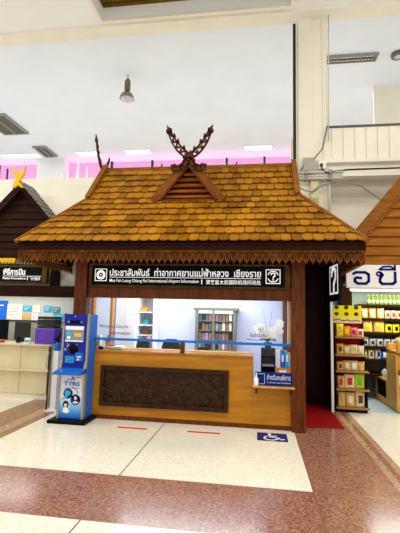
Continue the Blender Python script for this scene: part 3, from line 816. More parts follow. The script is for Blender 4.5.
# ------------------------------------------------------------------ things inside the booth
wd = thing('tall_cabinet', 'tall white cabinet against the booth back wall, left side', 'cabinet', (-2.65, 8.05, 0))
bx(-2.84, -2.42, 7.80, 8.29, 0, 2.05).build('body', WHITE_PAINT, wd); bx(-2.83, -2.63, 7.785, 7.80, .06, 2.02).build('door', WHITE_PAINT, wd); bx(-2.62, -2.43, 7.785, 7.80, .06, 2.02).build('door', WHITE_PAINT, wd)
sv = thing('shelf_unit', 'open white shelves beside tall white cabinet in the booth', 'shelf', (-2.25, 8.1, 0))
s_ = MB(); s_.box(-2.41, -2.39, 7.9, 8.29, 0, 2.0); s_.box(-2.09, -2.07, 7.9, 8.29, 0, 2.0); s_.build('side', WHITE_PAINT, sv)
for z in (.9, 1.2, 1.40, 1.66, 1.98):
    bx(-2.39, -2.09, 7.9, 8.29, z, z + .02).build('shelf', WHITE_PAINT, sv)
for x, z, c, n, l in ((-2.34, 1.68, ORANGE, 'orange box on the open white shelves, highest of three boxes', 0), (-2.30, 1.42, TEAL, 'teal box on the open white shelves, between orange and brown boxes', 0), (-2.30, 1.22, BROWN_PRINT, 'brown box on the open white shelves, lowest of three boxes', 0)):
    b_ = thing('storage_box', n, 'box', (x + .05, 8.0, z)); bx(x, x + .10, 7.93, 8.1, z, z + .085).build('body', c, b_, bevel=.004); bx(x - .004, x + .104, 7.926, 8.104, z + .085, z + .10).build('lid', c, b_)
dr = thing('door_frame', 'golden wooden door frame on the left wall inside booth', 'door', (-2.83, 7.1, 0))
bx(-2.858, -2.845, 6.7, 7.5, 0, 1.96).build('door_leaf', GREY_PANEL, dr); bx(-2.858, -2.80, 7.5, 7.62, 0, 2.06).build('jamb', GOLD_WOOD, dr); bx(-2.858, -2.80, 6.6, 6.7, 0, 2.06).build('jamb', GOLD_WOOD, dr); bx(-2.858, -2.80, 6.7, 7.5, 1.96, 2.06).build('head', GOLD_WOOD, dr)
# glazed bookcase
bc = thing('bookcase', 'glazed bookcase full of books on booth back wall', 'bookcase', (-.86, 8.1, 0))
f = MB(); f.box(-1.24, -1.18, 7.98, 8.29, 0, 1.76); f.box(-.49, -.43, 7.98, 8.29, 0, 1.76); f.box(-1.28, -.38, 7.96, 8.29, 1.74, 1.79); f.box(-1.18, -.49, 8.26, 8.29, .05, 1.74)
f.build('carcass', OLIVE_GREY, bc); bx(-.90, -.86, 7.97, 8.0, .05, 1.74).build('mullion', OLIVE_GREY, bc)
SH = [.76, .95, 1.14, 1.33, 1.52]
for z in SH: bx(-1.18, -.49, 8.0, 8.26, z, z + .015).build('shelf', OLIVE_GREY, bc)
bx(-1.18, -.49, 7.99, 8.26, 1.68, 1.735).build('light_strip', LIGHT_PANEL, bc)
rb = random.Random(5)
ords = ['first', 'second', 'third', 'fourth', 'fifth', 'sixth', 'seventh', 'eighth', 'ninth', 'tenth', 'eleventh', 'twelfth']
cols = ['white', 'rose', 'tan', 'slate', 'dark', 'lilac']
for r_, z in enumerate(SH):
    x = -1.172
    for k in range(10):
        w = .055; h = rb.uniform(.11, .155); ci = rb.randrange(6) if r_ > 1 or not 1 < k < 4 else 4
        b_ = MB().box(x, x + w, 8.03, 8.2, z + .016, z + .016 + h).box(x + .003, x + w - .003, 8.035, 8.205, z + .016 + h - .004, z + .016 + h + .001).build('book', BOOK_MATS[ci], bevel=.004)
        tag(b_, '%s book, %s from left on the %s shelf of booth bookcase' % (cols[ci], ords[k], ['lowest', 'second lowest', 'middle', 'second highest', 'highest'][r_]), 'book', 'books in the booth bookcase')
        x += w + .012


def office_chair(x, y, z, label, w=.40):
    c = thing('office_chair', label, 'chair', (x, y, 0), 'black chairs in the booth')
    pr = [(-w / 2, 0), (-w * .47, .22), (-w * .36, .40), (-w * .22, .46), (w * .22, .46), (w * .36, .40), (w * .47, .22), (w / 2, 0)]
    MB().prism([(x + p[0], z + p[1]) for p in pr], 'y', y - .03, y + .04).build('backrest', BLACK, c, bevel=.02)
    MB().box(x - .23, x + .23, y - .48, y, .46, .54).build('seat', BLACK, c, bevel=.025)
    b = MB(); b.tube([(x, y - .24, .08), (x, y - .24, .46)], .03); b.tube([(x, y, .5), (x, y + .03, z + .1)], .025); b.build('post', DARK_GREY, c)
    for k in range(5):
        a = 2 * PI * k / 5; e = (x + .21 * math.cos(a), y - .24 + .21 * math.sin(a), .07)
        MB().tube([(x, y - .24, .10), e], [.025, .018]).build('leg', DARK_GREY, c); MB().ball((e[0], e[1], .032), .03, .03, .032).build('caster', BLACK, c, smooth=True)
    for s in (-1, 1):
        b = MB(); b.tube([(x + s * .22, y - .1, .5), (x + s * .27, y - .12, .62), (x + s * .27, y - .14, .72)], .015); b.box(x + s * .27 - .03, x + s * .27 + .03, y - .3, y - .06, .72, .745); b.build('armrest', BLACK, c)


office_chair(-2.12, 7.35, .72, 'black office chair near the white shelves, left of its pair', .30)
office_chair(-1.58, 7.35, .73, 'black office chair at the middle of booth, right of its pair', .42)
office_chair(-.96, 7.2, .62, 'dark chair in front of the glazed bookcase', .34)
ph = thing('handbag', 'small pinkish bag hung over the left black office chair', 'bag', (-2.03, 7.30, 1.13))
MB().ball((-2.0, 7.30, 1.185), .05, .035, .035, 12, 8).build('body', PINK_PRINT, ph, smooth=True); MB().tube([(-2.03, 7.3, 1.21), (-2.01, 7.32, 1.24), (-1.98, 7.3, 1.21)], .006, 6).build('handle', BROWN_PRINT, ph)

# right corner: stand, orchid, binders, box
st = thing('shelf_stand', 'black two-tier stand under the white orchid in booth', 'stand', (.2, 7.5, 0))
f = MB(); f.box(.06, .08, 7.4, 7.7, 0, 1.05); f.box(.29, .31, 7.4, 7.7, 0, 1.05); f.box(.06, .31, 7.68, 7.7, 0, 1.05); f.box(.06, .31, 7.4, 7.7, 1.05, 1.075); f.build('carcass', BLACK, st)
bx(.08, .29, 7.39, 7.68, .76, .80).build('shelf', SILVER, st); bx(.09, .28, 7.45, 7.66, .80, .92).build('printer', DARK_GREY, st); bx(.08, .29, 7.39, 7.68, .45, .47).build('shelf', BLACK, st)
cb = thing('side_cabinet', 'low white cabinet in right corner of the booth', 'cabinet', (.44, 7.5, 0))
bx(.315, .575, 7.3, 7.75, 0, .62).build('body', WHITE_PAINT, cb); bx(.325, .565, 7.288, 7.3, .05, .58).build('door', WHITE_PAINT, cb)
ob = thing('card_box', 'orange box beneath the upright binders in booth corner', 'box', (.44, 7.45, .62))
bx(.32, .57, 7.32, 7.6, .62, .755).build('body', ORANGE, ob, bevel=.004); bx(.38, .5, 7.316, 7.32, .64, .72).build('label_patch', PAPER, ob)
for x, c, nm in ((.33, WHITE_PAINT, 'white ring binder on the orange box, leftmost of three'), (.405, RAIL_BLUE, 'blue ring binder on the orange box, middle of three'), (.48, CYAN, 'light blue ring binder on orange box, rightmost of three')):
    b_ = thing('ring_binder', nm, 'binder', (x + .03, 7.42, .757), 'binders on the orange box')
    bx(x, x + .066, 7.34, 7.56, .757, 1.05).build('cover', c, b_, bevel=.004); bx(x + .015, x + .05, 7.336, 7.34, .86, .98).build('spine_card', PAPER, b_)
op = thing('potted_orchid', 'white orchid in dark pot standing on black stand', 'plant', (.185, 7.52, 1.076))
MB().lathe((.185, 7.52, 1.076), [(.05, 0), (.075, .09), (.082, .10), (.07, .10)], 14).build('pot', DARK_GREY, op, smooth=True)
ro = random.Random(3); lf = MB()
for k in range(7):
    a = 2 * PI * k / 7 + .3; L_ = ro.uniform(.12, .2); c, s = math.cos(a), math.sin(a)
    P = [(0, .0), (.3, .05), (.7, .07), (1, .02)]; wd_ = [.012, .03, .026, .004]; vs = []
    for (t, z), w in zip(P, wd_):
        for q_ in (-1, 1): vs.append((.185 + c * L_ * t - s * w * q_, 7.52 + s * L_ * t + c * w * q_, 1.17 + z + .02 * ro.random()))
    lf.add(vs, [(0, 1, 3, 2), (2, 3, 5, 4), (4, 5, 7, 6)])
lf.build('leaf', GREEN, op)
fl = MB(); sm = MB()
for k in range(6):
    a = ro.uniform(-2.6, -.5) if k % 2 else ro.uniform(.5, 2.6); ex = (.25 if k % 2 else -.25) * ro.uniform(.4, 1.1); hz = ro.uniform(.26, .44)
    pts = [(.185 + ex * t * t * 1.1 + ex * .1 * t, 7.52 + .05 * math.sin(k) * t, 1.17 + hz * (1.25 * t - .35 * t * t)) for t in (0, .25, .5, .75, 1)]
    sm.tube(pts, .004, 5)
    for t in range(5):
        f_ = .4 + t * .13; i = min(int(f_ * 4), 3); u = f_ * 4 - i
        p = Vector(pts[i]) * (1 - u) + Vector(pts[min(i + 1, 4)]) * u + Vector((ro.uniform(-.05, .05), ro.uniform(-.03, 0), ro.uniform(-.06, .05)))
        for m_ in range(5):
            b = 2 * PI * m_ / 5 + t; fl.ball((p.x + .03 * math.cos(b), p.y - .004, p.z + .03 * math.sin(b)), .025, .007, .025, 6, 4)
for sx in (-.05, .04):
    sm.tube([(.185, 7.52, 1.17), (.185 + sx * .5, 7.5, 1.4), (.185 + sx * 1.8, 7.5, 1.76)], .003, 5)
sm.build('stem', GREEN, op); fl.build('flower', PETAL, op)
pf = thing('flower_pot', 'purple flowers in a small orange pot behind booth glass', 'plant', (-2.45, 6.95, 1.06))
MB().lathe((-2.52, 6.62, 1.061), [(.035, 0), (.05, .09), (.052, .10)], 12).build('pot', ORANGE, pf, smooth=True)
fl = MB()
for k in range(22): fl.ball((-2.52 + ro.gauss(0, .05), 6.62 + ro.gauss(0, .03), 1.20 + ro.gauss(0, .025)), .02, .02, .018, 6, 4)
fl.build('blossom', PETAL_PURPLE, pf); MB().ball((-2.52, 6.62, 1.175), .06, .05, .025, 10, 6).build('leaf', GREEN, pf)
for k, (x, y, w, h, lab) in enumerate(((-2.73, 6.5, .13, .21, 'cream box of leaflets behind booth glass beside kiosk'), (-2.57, 6.36, .07, .05, 'small dark stapler on booth counter behind kiosk'))):
    if k == 0:
        b_ = thing('leaflet_box', lab, 'box', (x + .05, y, 1.061)); bx(x, x + w, y - .04, y + .04, 1.061, 1.061 + h).build('body', PAPER, b_, bevel=.004); bx(x + .02, x + w - .02, y - .043, y - .04, 1.09, 1.17).build('label_patch', KRAFT, b_)
    else:
        b_ = thing('stapler', lab, 'stapler', (x, y, 1.05)); bx(x, x + w, y - .02, y + .02, 1.051, 1.065).build('base', BLACK, b_); MB().prism([(x, 1.066), (x + w, 1.07), (x + w * .9, 1.09), (x, 1.10)], 'y', y - .018, y + .018).build('arm', BLACK, b_)
ps = thing('paper_stack', 'stack of white papers on the booth counter near kiosk', 'papers', (-2.3, 6.52, 1.061))
s_ = MB()
for k in range(6): s_.box(-2.46 + ro.uniform(-.006, .006), -2.2, 6.42, 6.6 + ro.uniform(-.006, .006), 1.061 + k * .006, 1.0665 + k * .006)
s_.build('sheets', PAPER, ps); bx(-2.44, -2.38, 6.43, 6.59, 1.097, 1.103).build('clip', BLACK, ps)

# ------------------------------------------------------------------ floor marks, carpet, passage
for x0, x1, y, lab in ((-2.0, -1.56, 5.81, 'red tape strip on the floor nearer the blue kiosk'), (-.98, -.51, 5.83, 'red tape strip on the floor nearer the wheelchair marking')):
    tag(bx(x0, x1, y - .03, y + .03, 0.0, .003).build('floor_tape', RED_TAPE), lab, 'tape', 'red tape strips on the floor')
dc = thing('floor_decal', 'blue wheelchair symbol sticker on the cream floor before booth', 'floor sign', (.2, 5.84, 0))
bx(.0, .41, 5.65, 6.02, 0.0, .003).build('panel', SIGN_BLUE, dc)
F = Flat((.0, 5.65, .003), (1, 0, 0), (0, 1, 0), (0, 0, 1), t=.0015)
F.disc(.17, .315, .028, n=14); F.line([(.17, .28), (.18, .17), (.27, .17), (.32, .08), (.36, .095)], .032); F.line([(.175, .23), (.26, .23)], .026); F.arc(.185, .125, .075, .10, 120, 375, n=22)
F.build('wheelchair_symbol', WHITE_PAINT, dc)
tag(MB().prism([(.71, 6.42), (1.30, 6.50), (1.30, 8.2), (.71, 8.2)], 'z', 0.0, .012).build('carpet', CARPET, bevel=.004), 'red carpet mat in the dark passage right of the booth', 'carpet')
d = thing('door_1', '', '', (1.0, 8.25, 0)); del d['label']; del d['category']; struct(d)
bx(.69, 1.31, 8.24, 8.3, 0, 2.64).build('door_leaf', PASSAGE_WOOD, d); f = MB()
for z0, z1 in ((.15, .95), (1.05, 1.95)):
    f.box(.78, 1.22, 8.225, 8.24, z0, z1)
f.build('door_panel', PASSAGE_WOOD, d, bevel=.008); MB().tube([(.76, 8.2, .95), (.76, 8.2, 1.12)], .012).build('door_handle', SILVER, d)
struct(bx(1.30, 1.36, 7.64, 8.3, 0, 2.64).build('wall_passage', PASSAGE_WOOD))
tag(bx(1.30, 1.345, 7.58, 7.635, 0, 2.3).build('post', WHITE_PAINT, bevel=.004), 'slim white post between dark passage and snack rack', 'post')
tag(bx(1.55, 1.78, 8.0, 8.2, 0, 2.64).build('post', mat('shop_post_wood', (72, 46, 18), .45, rgb2=(52, 32, 12), scale=5, stretch=(4, 4, .5)), bevel=.01), 'dark brown wooden post behind hanging question mark sign', 'post')

# ------------------------------------------------------------------ blue kiosk
kx0, kx1, ky0, ky1 = -3.0, -2.575, 5.90, 6.24
kk = thing('video_call_kiosk', 'tall blue service kiosk with screen and handset, left of booth', 'kiosk', (-2.79, 6.05, 0))
bx(-3.08, -2.49, 5.76, 6.32, 0, .05).build('base_plate', BLACK, kk, bevel=.008)
b = MB(); b.box(kx0 + .03, kx1 - .03, ky0 + .04, ky1, .05, 1.60); b.build('body', KIOSK_BLUE, kk, bevel=.006)
for x0, x1 in ((kx0, kx0 + .035), (kx1 - .035, kx1)):
    MB().prism([(ky0 - .02, .05), (ky0 + .06, .05), (ky0 + .06, 1.62), (ky0 + .02, 1.62), (ky0 + .02, .9), (ky0 - .02, .8)], 'x', x0, x1).build('side_rail', SILVER, kk, bevel=.004)
bx(kx1 - .03, kx1, ky0 + .06, ky1 + .01, .05, 1.61).build('side_panel', KIOSK_BLUE, kk, bevel=.004)
bx(kx0 + .035, kx1 - .035, ky0 + .01, ky0 + .04, .80, 1.60).build('upper_panel', KIOSK_DEEP, kk)
bx(kx0 + .035, kx1 - .035, ky0 - .02, ky0 + .04, 1.46, 1.61).build('head_panel', KIOSK_DEEP, kk, bevel=.004)
F = Flat((kx0, ky0 - .02, 0), t=.003); F.disc(.215, 1.575, .012, n=10); F.rect(.10, .13, 1.475, 1.505); F.disc(.32, 1.49, .012, n=10); F.build('sensor', GREY, kk)
bx(kx0 + .13, kx0 + .29, ky0 - .03, ky0 - .02, 1.465, 1.515).build('camera_bar', BLACK, kk)
sc = bx(kx0 + .065, kx1 - .065, ky0 - .015, ky0 + .01, 1.19, 1.43).build('screen', SCREEN, kk, bevel=.003)
F = Flat((kx0, ky0 - .015, 0), t=.003); F.rect(.065, .36, 1.37, 1.425); F.rect(.07, .355, 1.19, 1.21); F.rect(.10, .15, 1.225, 1.27); F.build('screen_bar', WHITE_PAINT, sc)
F = Flat((kx0, ky0 - .015, 0), t=.003); F.rect(.21, .33, 1.265, 1.325); F.build('screen_button', YELLOW_GOLD, sc)
F = Flat((kx0, ky0 - .015, 0), t=.002); F.rect(.095, .16, 1.225, 1.345); F.build('screen_picture', CYAN, sc)
MB().ball((kx0 + .20, ky0 + .0, 1.08), .075, .035, .075, 16, 10).build('camera_dome', BLACK, kk, smooth=True)
F = Flat((kx0, ky0 + .01, 0), t=.004); F.disc(.115, 1.13, .018, n=10); F.rect(.09, .105, 1.10, 1.17); F.disc(.25, 1.14, .014, n=10); F.disc(.07, 1.07, .02, n=10); F.build('indicator', SILVER, kk)
bx(kx0 + .25, kx1 - .05, ky0 - .03, ky0 + .01, .90, 1.03).build('card_reader', KIOSK_BLUE, kk, bevel=.006)
F = Flat((kx0, ky0 - .03, 0), t=.003); F.rect(.28, .35, .96, .975); F.rect(.29, .32, .915, .94); F.build('card_slot', WHITE_PAINT, kk)
bx(kx0 + .07, kx0 + .24, ky0 - .005, ky0 + .012, .86, .98).build('keypad', mat('mid_blue', (34, 92, 176), .35), kk, bevel=.004)
F = Flat((kx0, ky0 - .005, 0), t=.004)
for i in range(4):
    for j in range(3): F.rect(.09 + i * .035, .115 + i * .035, .875 + j * .033, .898 + j * .033)
F.build('key', CYAN, kk)
MB().prism([(5.70, .715), (5.70, .755), (5.94, .80), (5.94, .715)], 'x', kx0 + .0, kx1 - .0).build('desk_shelf', KIOSK_BLUE, kk, bevel=.008)
pz0, pz1 = .055, .71
po = MB(); po.box(kx0 + .035, kx1 - .035, ky0 - .005, ky0 + .04, pz0, pz1)
pn = po.build('poster_panel', gradient_print('kiosk_poster', ((0, (18, 84, 190)), (.1, (26, 124, 212)), (.28, (120, 190, 226)), (.5, (222, 226, 232)), (1, (228, 216, 214))), pz0, pz1), kk)
O = (kx0 + .035, ky0 - .005, pz0)
F = Flat(O, t=.003); text_flat(F, 'TTRS', .05, .31, .475, .535, fat=.035); F.arc(.14, .525, .04, .05, 20, 160, n=12); F.build('logo_lettering', RAIL_BLUE, pn)
F = Flat(O, t=.003); F.poly([(.17, .575), (.23, .555), (.225, .59), (.20, .615), (.175, .61)]); F.line([(.25, .60), (.32, .605)], .012); F.line([(.06, .44), (.30, .445)], .008); F.line([(.03, .29), (.10, .295)], .01); F.line([(.03, .265), (.08, .268)], .006); F.build('small_lettering', mat('grey_ink', (120, 130, 150), .5), pn)
F = Flat(O, t=.003); F.disc(.13, .36, .075, n=22); F.disc(.255, .275, .078, n=22); F.arc(.19, .36, .09, .098, 0, 90, n=10); F.build('picture_disc', NAVY, pn)
F = Flat((O[0], O[1] - .003, O[2]), t=.002); F.disc(.125, .37, .05, .04, n=16); F.disc(.105, .32, .03, .02); F.build('globe_picture', CYAN, pn)
F = Flat((O[0], O[1] - .003, O[2]), t=.002); F.disc(.255, .31, .036, .048, n=16); F.disc(.105, .20, .045, .055, n=16); F.build('hair_picture', BLACK, pn)
F = Flat((O[0], O[1] - .005, O[2]), t=.002); F.disc(.255, .30, .022, .03, n=14); F.poly([(.205, .23), (.235, .255), (.275, .255), (.31, .23), (.28, .225), (.255, .215), (.23, .225)]); F.disc(.105, .19, .024, .028, n=14); F.build('face_picture', SKIN_PRINT, pn)
F = Flat((O[0], O[1] - .005, O[2]), t=.002); F.poly([(.06, .09), (.07, .15), (.10, .165), (.14, .15), (.17, .10), (.13, .07)]); F.disc(.16, .17, .012, n=10); F.build('figure_picture', PAPER, pn)

# sanitizer dispenser stand beside the kiosk
sz = thing('sanitizer_stand', 'white pillar stand with blue pump dispenser left of kiosk', 'dispenser', (-3.360, 6.5, 0))
bx(-3.420, -3.320, 6.46, 6.56, 0.02, .98).build('pillar', WHITE_PAINT, sz, bevel=.006); bx(-3.480, -3.260, 6.4, 6.62, 0, .02).build('base_plate', WHITE_PAINT, sz, bevel=.004)
MB().lathe((-3.370, 6.51, .98), [(.04, 0), (.05, .01), (.05, .10), (.03, .13), (.02, .14)], 14).build('bottle', RAIL_BLUE, sz, smooth=True)
h = MB(); h.tube([(-3.370, 6.51, 1.12), (-3.370, 6.51, 1.19)], .025); h.tube([(-3.440, 6.5, 1.16), (-3.370, 6.5, 1.20), (-3.310, 6.5, 1.27)], .018); h.build('pump', BLACK, sz, smooth=True)
MB().tube([(-3.420, 6.45, 1.0), (-3.500, 6.44, .9), (-3.520, 6.44, .75), (-3.460, 6.44, .62), (-3.390, 6.44, .60)], .007, 6).build('cable', GREY, sz, smooth=True)
MB().tube([(-3.445, 6.43, 1.05), (-3.455, 6.43, .5), (-3.460, 6.43, .022)], .012, 6).build('rod', DARK_GREY, sz, smooth=True)

# ------------------------------------------------------------------ left shop: dark gable, sign, counter
gs = thing('shop_gable', 'dark brown boarded gable with yellow finial over the left counter', 'gable', (-4.72, 7.3, 1.9))
PX, PZ = -4.72, 4.08; bz = 2.72; sl_ = 1.03; hw = (PZ - bz) / sl_
sd = MB(); sd.prism([(PX - hw, bz), (PX + hw, bz), (PX, PZ)], 'y', 7.30, 7.34)
k = 0; z = bz
while z < PZ - .1:
    w0 = (PZ - z) / sl_; w1 = (PZ - min(z + .15, PZ - .02)) / sl_
    sd.add([(PX - w0, 7.262, z), (PX + w0, 7.262, z), (PX + w1, 7.295, z + .15), (PX - w1, 7.295, z + .15), (PX - w0, 7.30, z), (PX + w0, 7.30, z)], [(0, 1, 2, 3), (0, 4, 5, 1)])
    z += .15
sd.build('siding', SIDING_DARK, gs)
for s in (-1, 1):
    MB().board((PX + s * (hw + .22), 7.22, bz - .22), (PX, 7.22, PZ + .06), .12, .13, up=(s, 0, 1 / sl_)).build('barge_board', SIDING_DARK, gs, bevel=.006)
    if s < 0: continue
    bt = MB()
    for k in range(15):
        t = k / 15; c = Vector((PX + s * (hw + .2) * (1 - t), 7.25, bz - .2 + (PZ + .06 - bz + .2) * t)); e = c + Vector((-s * .09, 0, .09))
        bt.board(c + Vector((s * .05, 0, .055)), e + Vector((s * .05, 0, .055)), .5, .03, up=(s, 0, 1 / sl_))
    bt.build('roof_edge', OLIVE_GREY if s > 0 else SIDING_DARK, gs)
F = Flat((PX + .03, 7.06, PZ + .03), t=.04)
Q = [(0, -.02), (.045, -.06), (.12, -.08), (.10, .02), (.055, .12), (.11, .20), (.13, .36), (.09, .33), (.05, .26), (0, .19), (-.05, .26), (-.09, .33), (-.13, .36), (-.11, .20), (-.055, .12), (-.10, .02), (-.12, -.08), (-.045, -.06)]
F.poly(Q)
F.build('butterfly_finial', YELLOW_GOLD, gs, bevel=.006)
F = Flat((PX - 3.0, 7.2, 2.55), t=.03)
for k in range(40):
    x = k * .075; F.poly([(x, .11), (x, .03), (x + .0375, 0), (x + .068, .03), (x + .075, .11)])
F.build('yellow_valance', YELLOW_GOLD, gs)
bx(-8, -3.25, 7.25, 7.36, 2.69, 2.74).build('fascia_board', DARK_WOOD, gs)
struct(bx(-9, -3.3, 7.45, 7.5, 2.1, 4.0).build('wall_shop_front', CREAM_WALL))
bs = bx(-9, -2.96, 7.15, 7.4, 1.915, 2.125).build('beam_shop', DARK_WOOD, bevel=.01); struct(bs)
bx(-9, -3.6, 7.2, 7.3, 2.5, 2.545).build('shelf_line', BLACK, gs)
s2 = thing('sign_board', 'black sign with white Thai lettering above the left counter', 'sign', (-4.7, 7.15, 2.17))
bx(-5.72, -4.0, 7.10, 7.22, 2.165, 2.52).build('frame', SIGN_FRAME, s2, bevel=.008); bx(-5.64, -4.10, 7.085, 7.10, 2.20, 2.475).build('face', BLACK_SIGN, s2)
F = Flat((-4.99, 7.085, 2.20), t=.004); text_flat(F, 'พิธีการบิน', .10, .56, .12, .25, fat=.02); F.rect(.10, .89, .095, .103); text_flat(F, 'Flight Procedure', .10, .58, .025, .075, fat=.02); F.rect(.61, .622, .02, .08); text_flat(F, '飞行程序', .66, .88, .02, .08, fat=.01); F.build('lettering', LETTER, s2)
wp_ = thing('narrow_board', 'narrow black board at the right end of left sign', 'board', (-3.93, 7.2, 2.13)); bx(-3.98, -3.88, 7.2, 7.42, 2.13, 2.55).build('body', DARK_WOOD, wp_, bevel=.006); bx(-3.97, -3.89, 7.19, 7.2, 2.15, 2.53).build('front', BLACK, wp_)

lc = thing('service_counter', 'cream tiled counter with low ledge on the far left', 'counter', (-6, 7.4, 0))
m_ = MB(); x = -8.9
while x < -3.95:
    x1 = min(x + .74, -3.86)
    m_.box(x + .004, x1 - .004, 7.2, 7.3, .10, .52); m_.box(x + .004, x1 - .004, 7.2, 7.3, .55, .985); x = x1
m_.build('front_panel', CREAM_TILE, lc, bevel=.004)
bx(-8.9, -3.84, 7.12, 7.75, .985, 1.015).build('countertop', CREAM_TILE, lc, bevel=.006); bx(-8.9, -3.84, 7.10, 7.3, .52, .55).build('ledge', CREAM_TILE, lc, bevel=.004)
bx(-8.9, -3.9, 7.22, 7.3, 0, .10).build('plinth', mat('plinth_reflection', (226, 218, 196), .25), lc); bx(-3.90, -3.85, 7.2, 7.75, 0, .985).build('end_panel', CREAM_TILE, lc)  # plinth coloured pale to stand in for the reflection along the base
struct(bx(-9, -3.0, 8.62, 8.7, 0, 2.4).build('wall_office', mat('office_wall', (206, 210, 206), .5)))
struct(bx(-9, -3.0, 7.4, 8.62, 2.06, 2.1).build('ceiling_office', WHITE_PAINT))
ol = thing('ceiling_light', 'long white light under the ceiling of left office', 'ceiling light', (-5, 8.3, 2.02)); bx(-7, -3.6, 8.25, 8.4, 2.03, 2.06).build('housing', WHITE_PAINT, ol); bx(-6.95, -3.65, 8.27, 8.38, 2.015, 2.03).build('diffuser', LIGHT_PANEL, ol)
pd = thing('partition_board', 'low grey partition board behind the left counter', 'partition', (-5, 8.5, 0)); bx(-7.5, -4.0, 8.45, 8.5, 0, 1.40).build('panel', GREY, pd); bx(-7.5, -4.0, 8.43, 8.52, 1.40, 1.425).build('cap', DARK_GREY, pd)
for x0, x1, z0, z1, c, lab in ((-6.3, -5.76, 1.43, 1.86, BLUE_PRINT, 'bright blue poster at far left edge of left office wall'), (-5.77, -5.38, 1.43, 1.78, PAPER, 'large cream poster beside the bright blue poster'),
                               (-5.37, -5.16, 1.62, 1.76, CYAN, 'cyan notice right of the large cream poster'), (-5.12, -4.94, 1.61, 1.77, PAPER, 'white upper notice with dark corner in left office'),
                               (-4.86, -4.66, 1.62, 1.76, CYAN, 'cyan notice in the middle of left office wall'), (-4.63, -4.46, 1.60, 1.74, TEAL, 'teal notice at the right of left office wall'),
                               (-4.60, -4.32, 1.45, 1.585, CYAN, 'cyan notice below the teal notice in left office'), (-5.36, -5.18, 1.43, 1.585, KRAFT, 'tan notice below cyan notice beside cream poster'),
                               (-5.14, -4.98, 1.43, 1.59, PAPER, 'white lower notice beside the tan notice')):
    p = thing('poster', lab, 'poster', ((x0 + x1) / 2, 8.61, z0), 'notices on the left office wall'); bx(x0, x1, 8.605, 8.618, z0, z1).build('sheet', c, p)
    F = Flat((x0, 8.605, z0), t=.002); w, h = x1 - x0, z1 - z0
    for k in range(3): F.line([(w * .15, h * (.75 - k * .22)), (w * (.8 - .15 * k), h * (.75 - k * .22))], h * .06)
    F.build('print', PAPER if c in (CYAN, TEAL, BLUE_PRINT) else mat('print_grey', (186, 190, 180), .6), p)
for x, w, h, c, lab in ((-5.35, .62, .40, BLACK, 'black monitor at the left end of left counter'), (-4.72, .34, .36, DARK_GREY, 'dark grey monitor in the middle of left counter')):
    mo = thing('monitor', lab, 'monitor', (x, 7.62, 1.016), 'monitors on the left counter')
    bx(x - w / 2, x + w / 2, 7.60, 7.63, 1.05, 1.05 + h).build('screen_back', c, mo, bevel=.006); bx(x - .03, x + .03, 7.63, 7.66, 1.02, 1.2).build('stand', BLACK, mo); bx(x - .1, x + .1, 7.55, 7.7, 1.016, 1.028).build('foot', BLACK, mo)
pr = thing('storage_crate', 'purple plastic crate at the right end of left counter', 'crate', (-4.0, 7.4, 1.016)); bx(-4.26, -3.86, 7.3, 7.6, 1.016, 1.31).build('body', PURPLE, pr, bevel=.008); bx(-4.27, -3.85, 7.29, 7.61, 1.285, 1.312).build('rim', mat('light_purple', (132, 100, 200), .4), pr)
cr = thing('file_tray', 'stack of black file trays standing on the purple crate', 'tray', (-4.05, 7.45, 1.313))
for k in range(4): bx(-4.24, -3.88, 7.32, 7.58, 1.313 + k * .058, 1.362 + k * .058).build('tray', DARK_GREY, cr, bevel=.004)
for x in (-4.23, -3.9): bx(x, x + .015, 7.56, 7.58, 1.313, 1.54).build('upright', BLACK, cr)
for x, w, h, c, lab, nm in ((-4.96, .16, .05, RED_TAPE, 'red and white pouch lying on the left counter', 'pouch'), (-5.1, .1, .07, PAPER, 'white cup near the left edge of left counter', 'cup'), (-4.42, .12, .1, PAPER, 'white card holder left of the purple crate', 'card_holder'), (-4.62, .06, .12, BLACK, 'small black phone standing on left counter', 'phone')):
    t_ = thing(nm, lab, nm.replace('_', ' '), (x, 7.3, 1.016))
    if nm == 'cup': MB().lathe((x, 7.3, 1.016), [(.03, 0), (.04, .08), (.036, .08), (.028, .01)], 14).build('body', c, t_, smooth=True); MB().tube([(x + .036, 7.3, 1.08), (x + .06, 7.3, 1.06), (x + .034, 7.3, 1.03)], .005, 6).build('handle', c, t_)
    elif nm == 'pouch': MB().ball((x, 7.3, 1.041), .09, .05, .026, 12, 8).build('body', c, t_, smooth=True); MB().ball((x - .06, 7.28, 1.046), .04, .04, .028, 10, 6).build('tag', PAPER, t_, smooth=True)
    elif nm == 'phone': MB().prism([(7.3, 1.016), (7.36, 1.016), (7.345, 1.13), (7.335, 1.13)], 'x', x - .035, x + .035).build('body', c, t_, bevel=.004); bx(x - .028, x + .028, 7.298, 7.305, 1.02, 1.03).build('screen', GREY, t_)
    else: MB().prism([(7.28, 1.016), (7.36, 1.016), (7.34, 1.12), (7.33, 1.12)], 'x', x - .06, x + .06).build('holder', c, t_); bx(x - .05, x + .05, 7.29, 7.30, 1.03, 1.08).build('card', CYAN, t_)

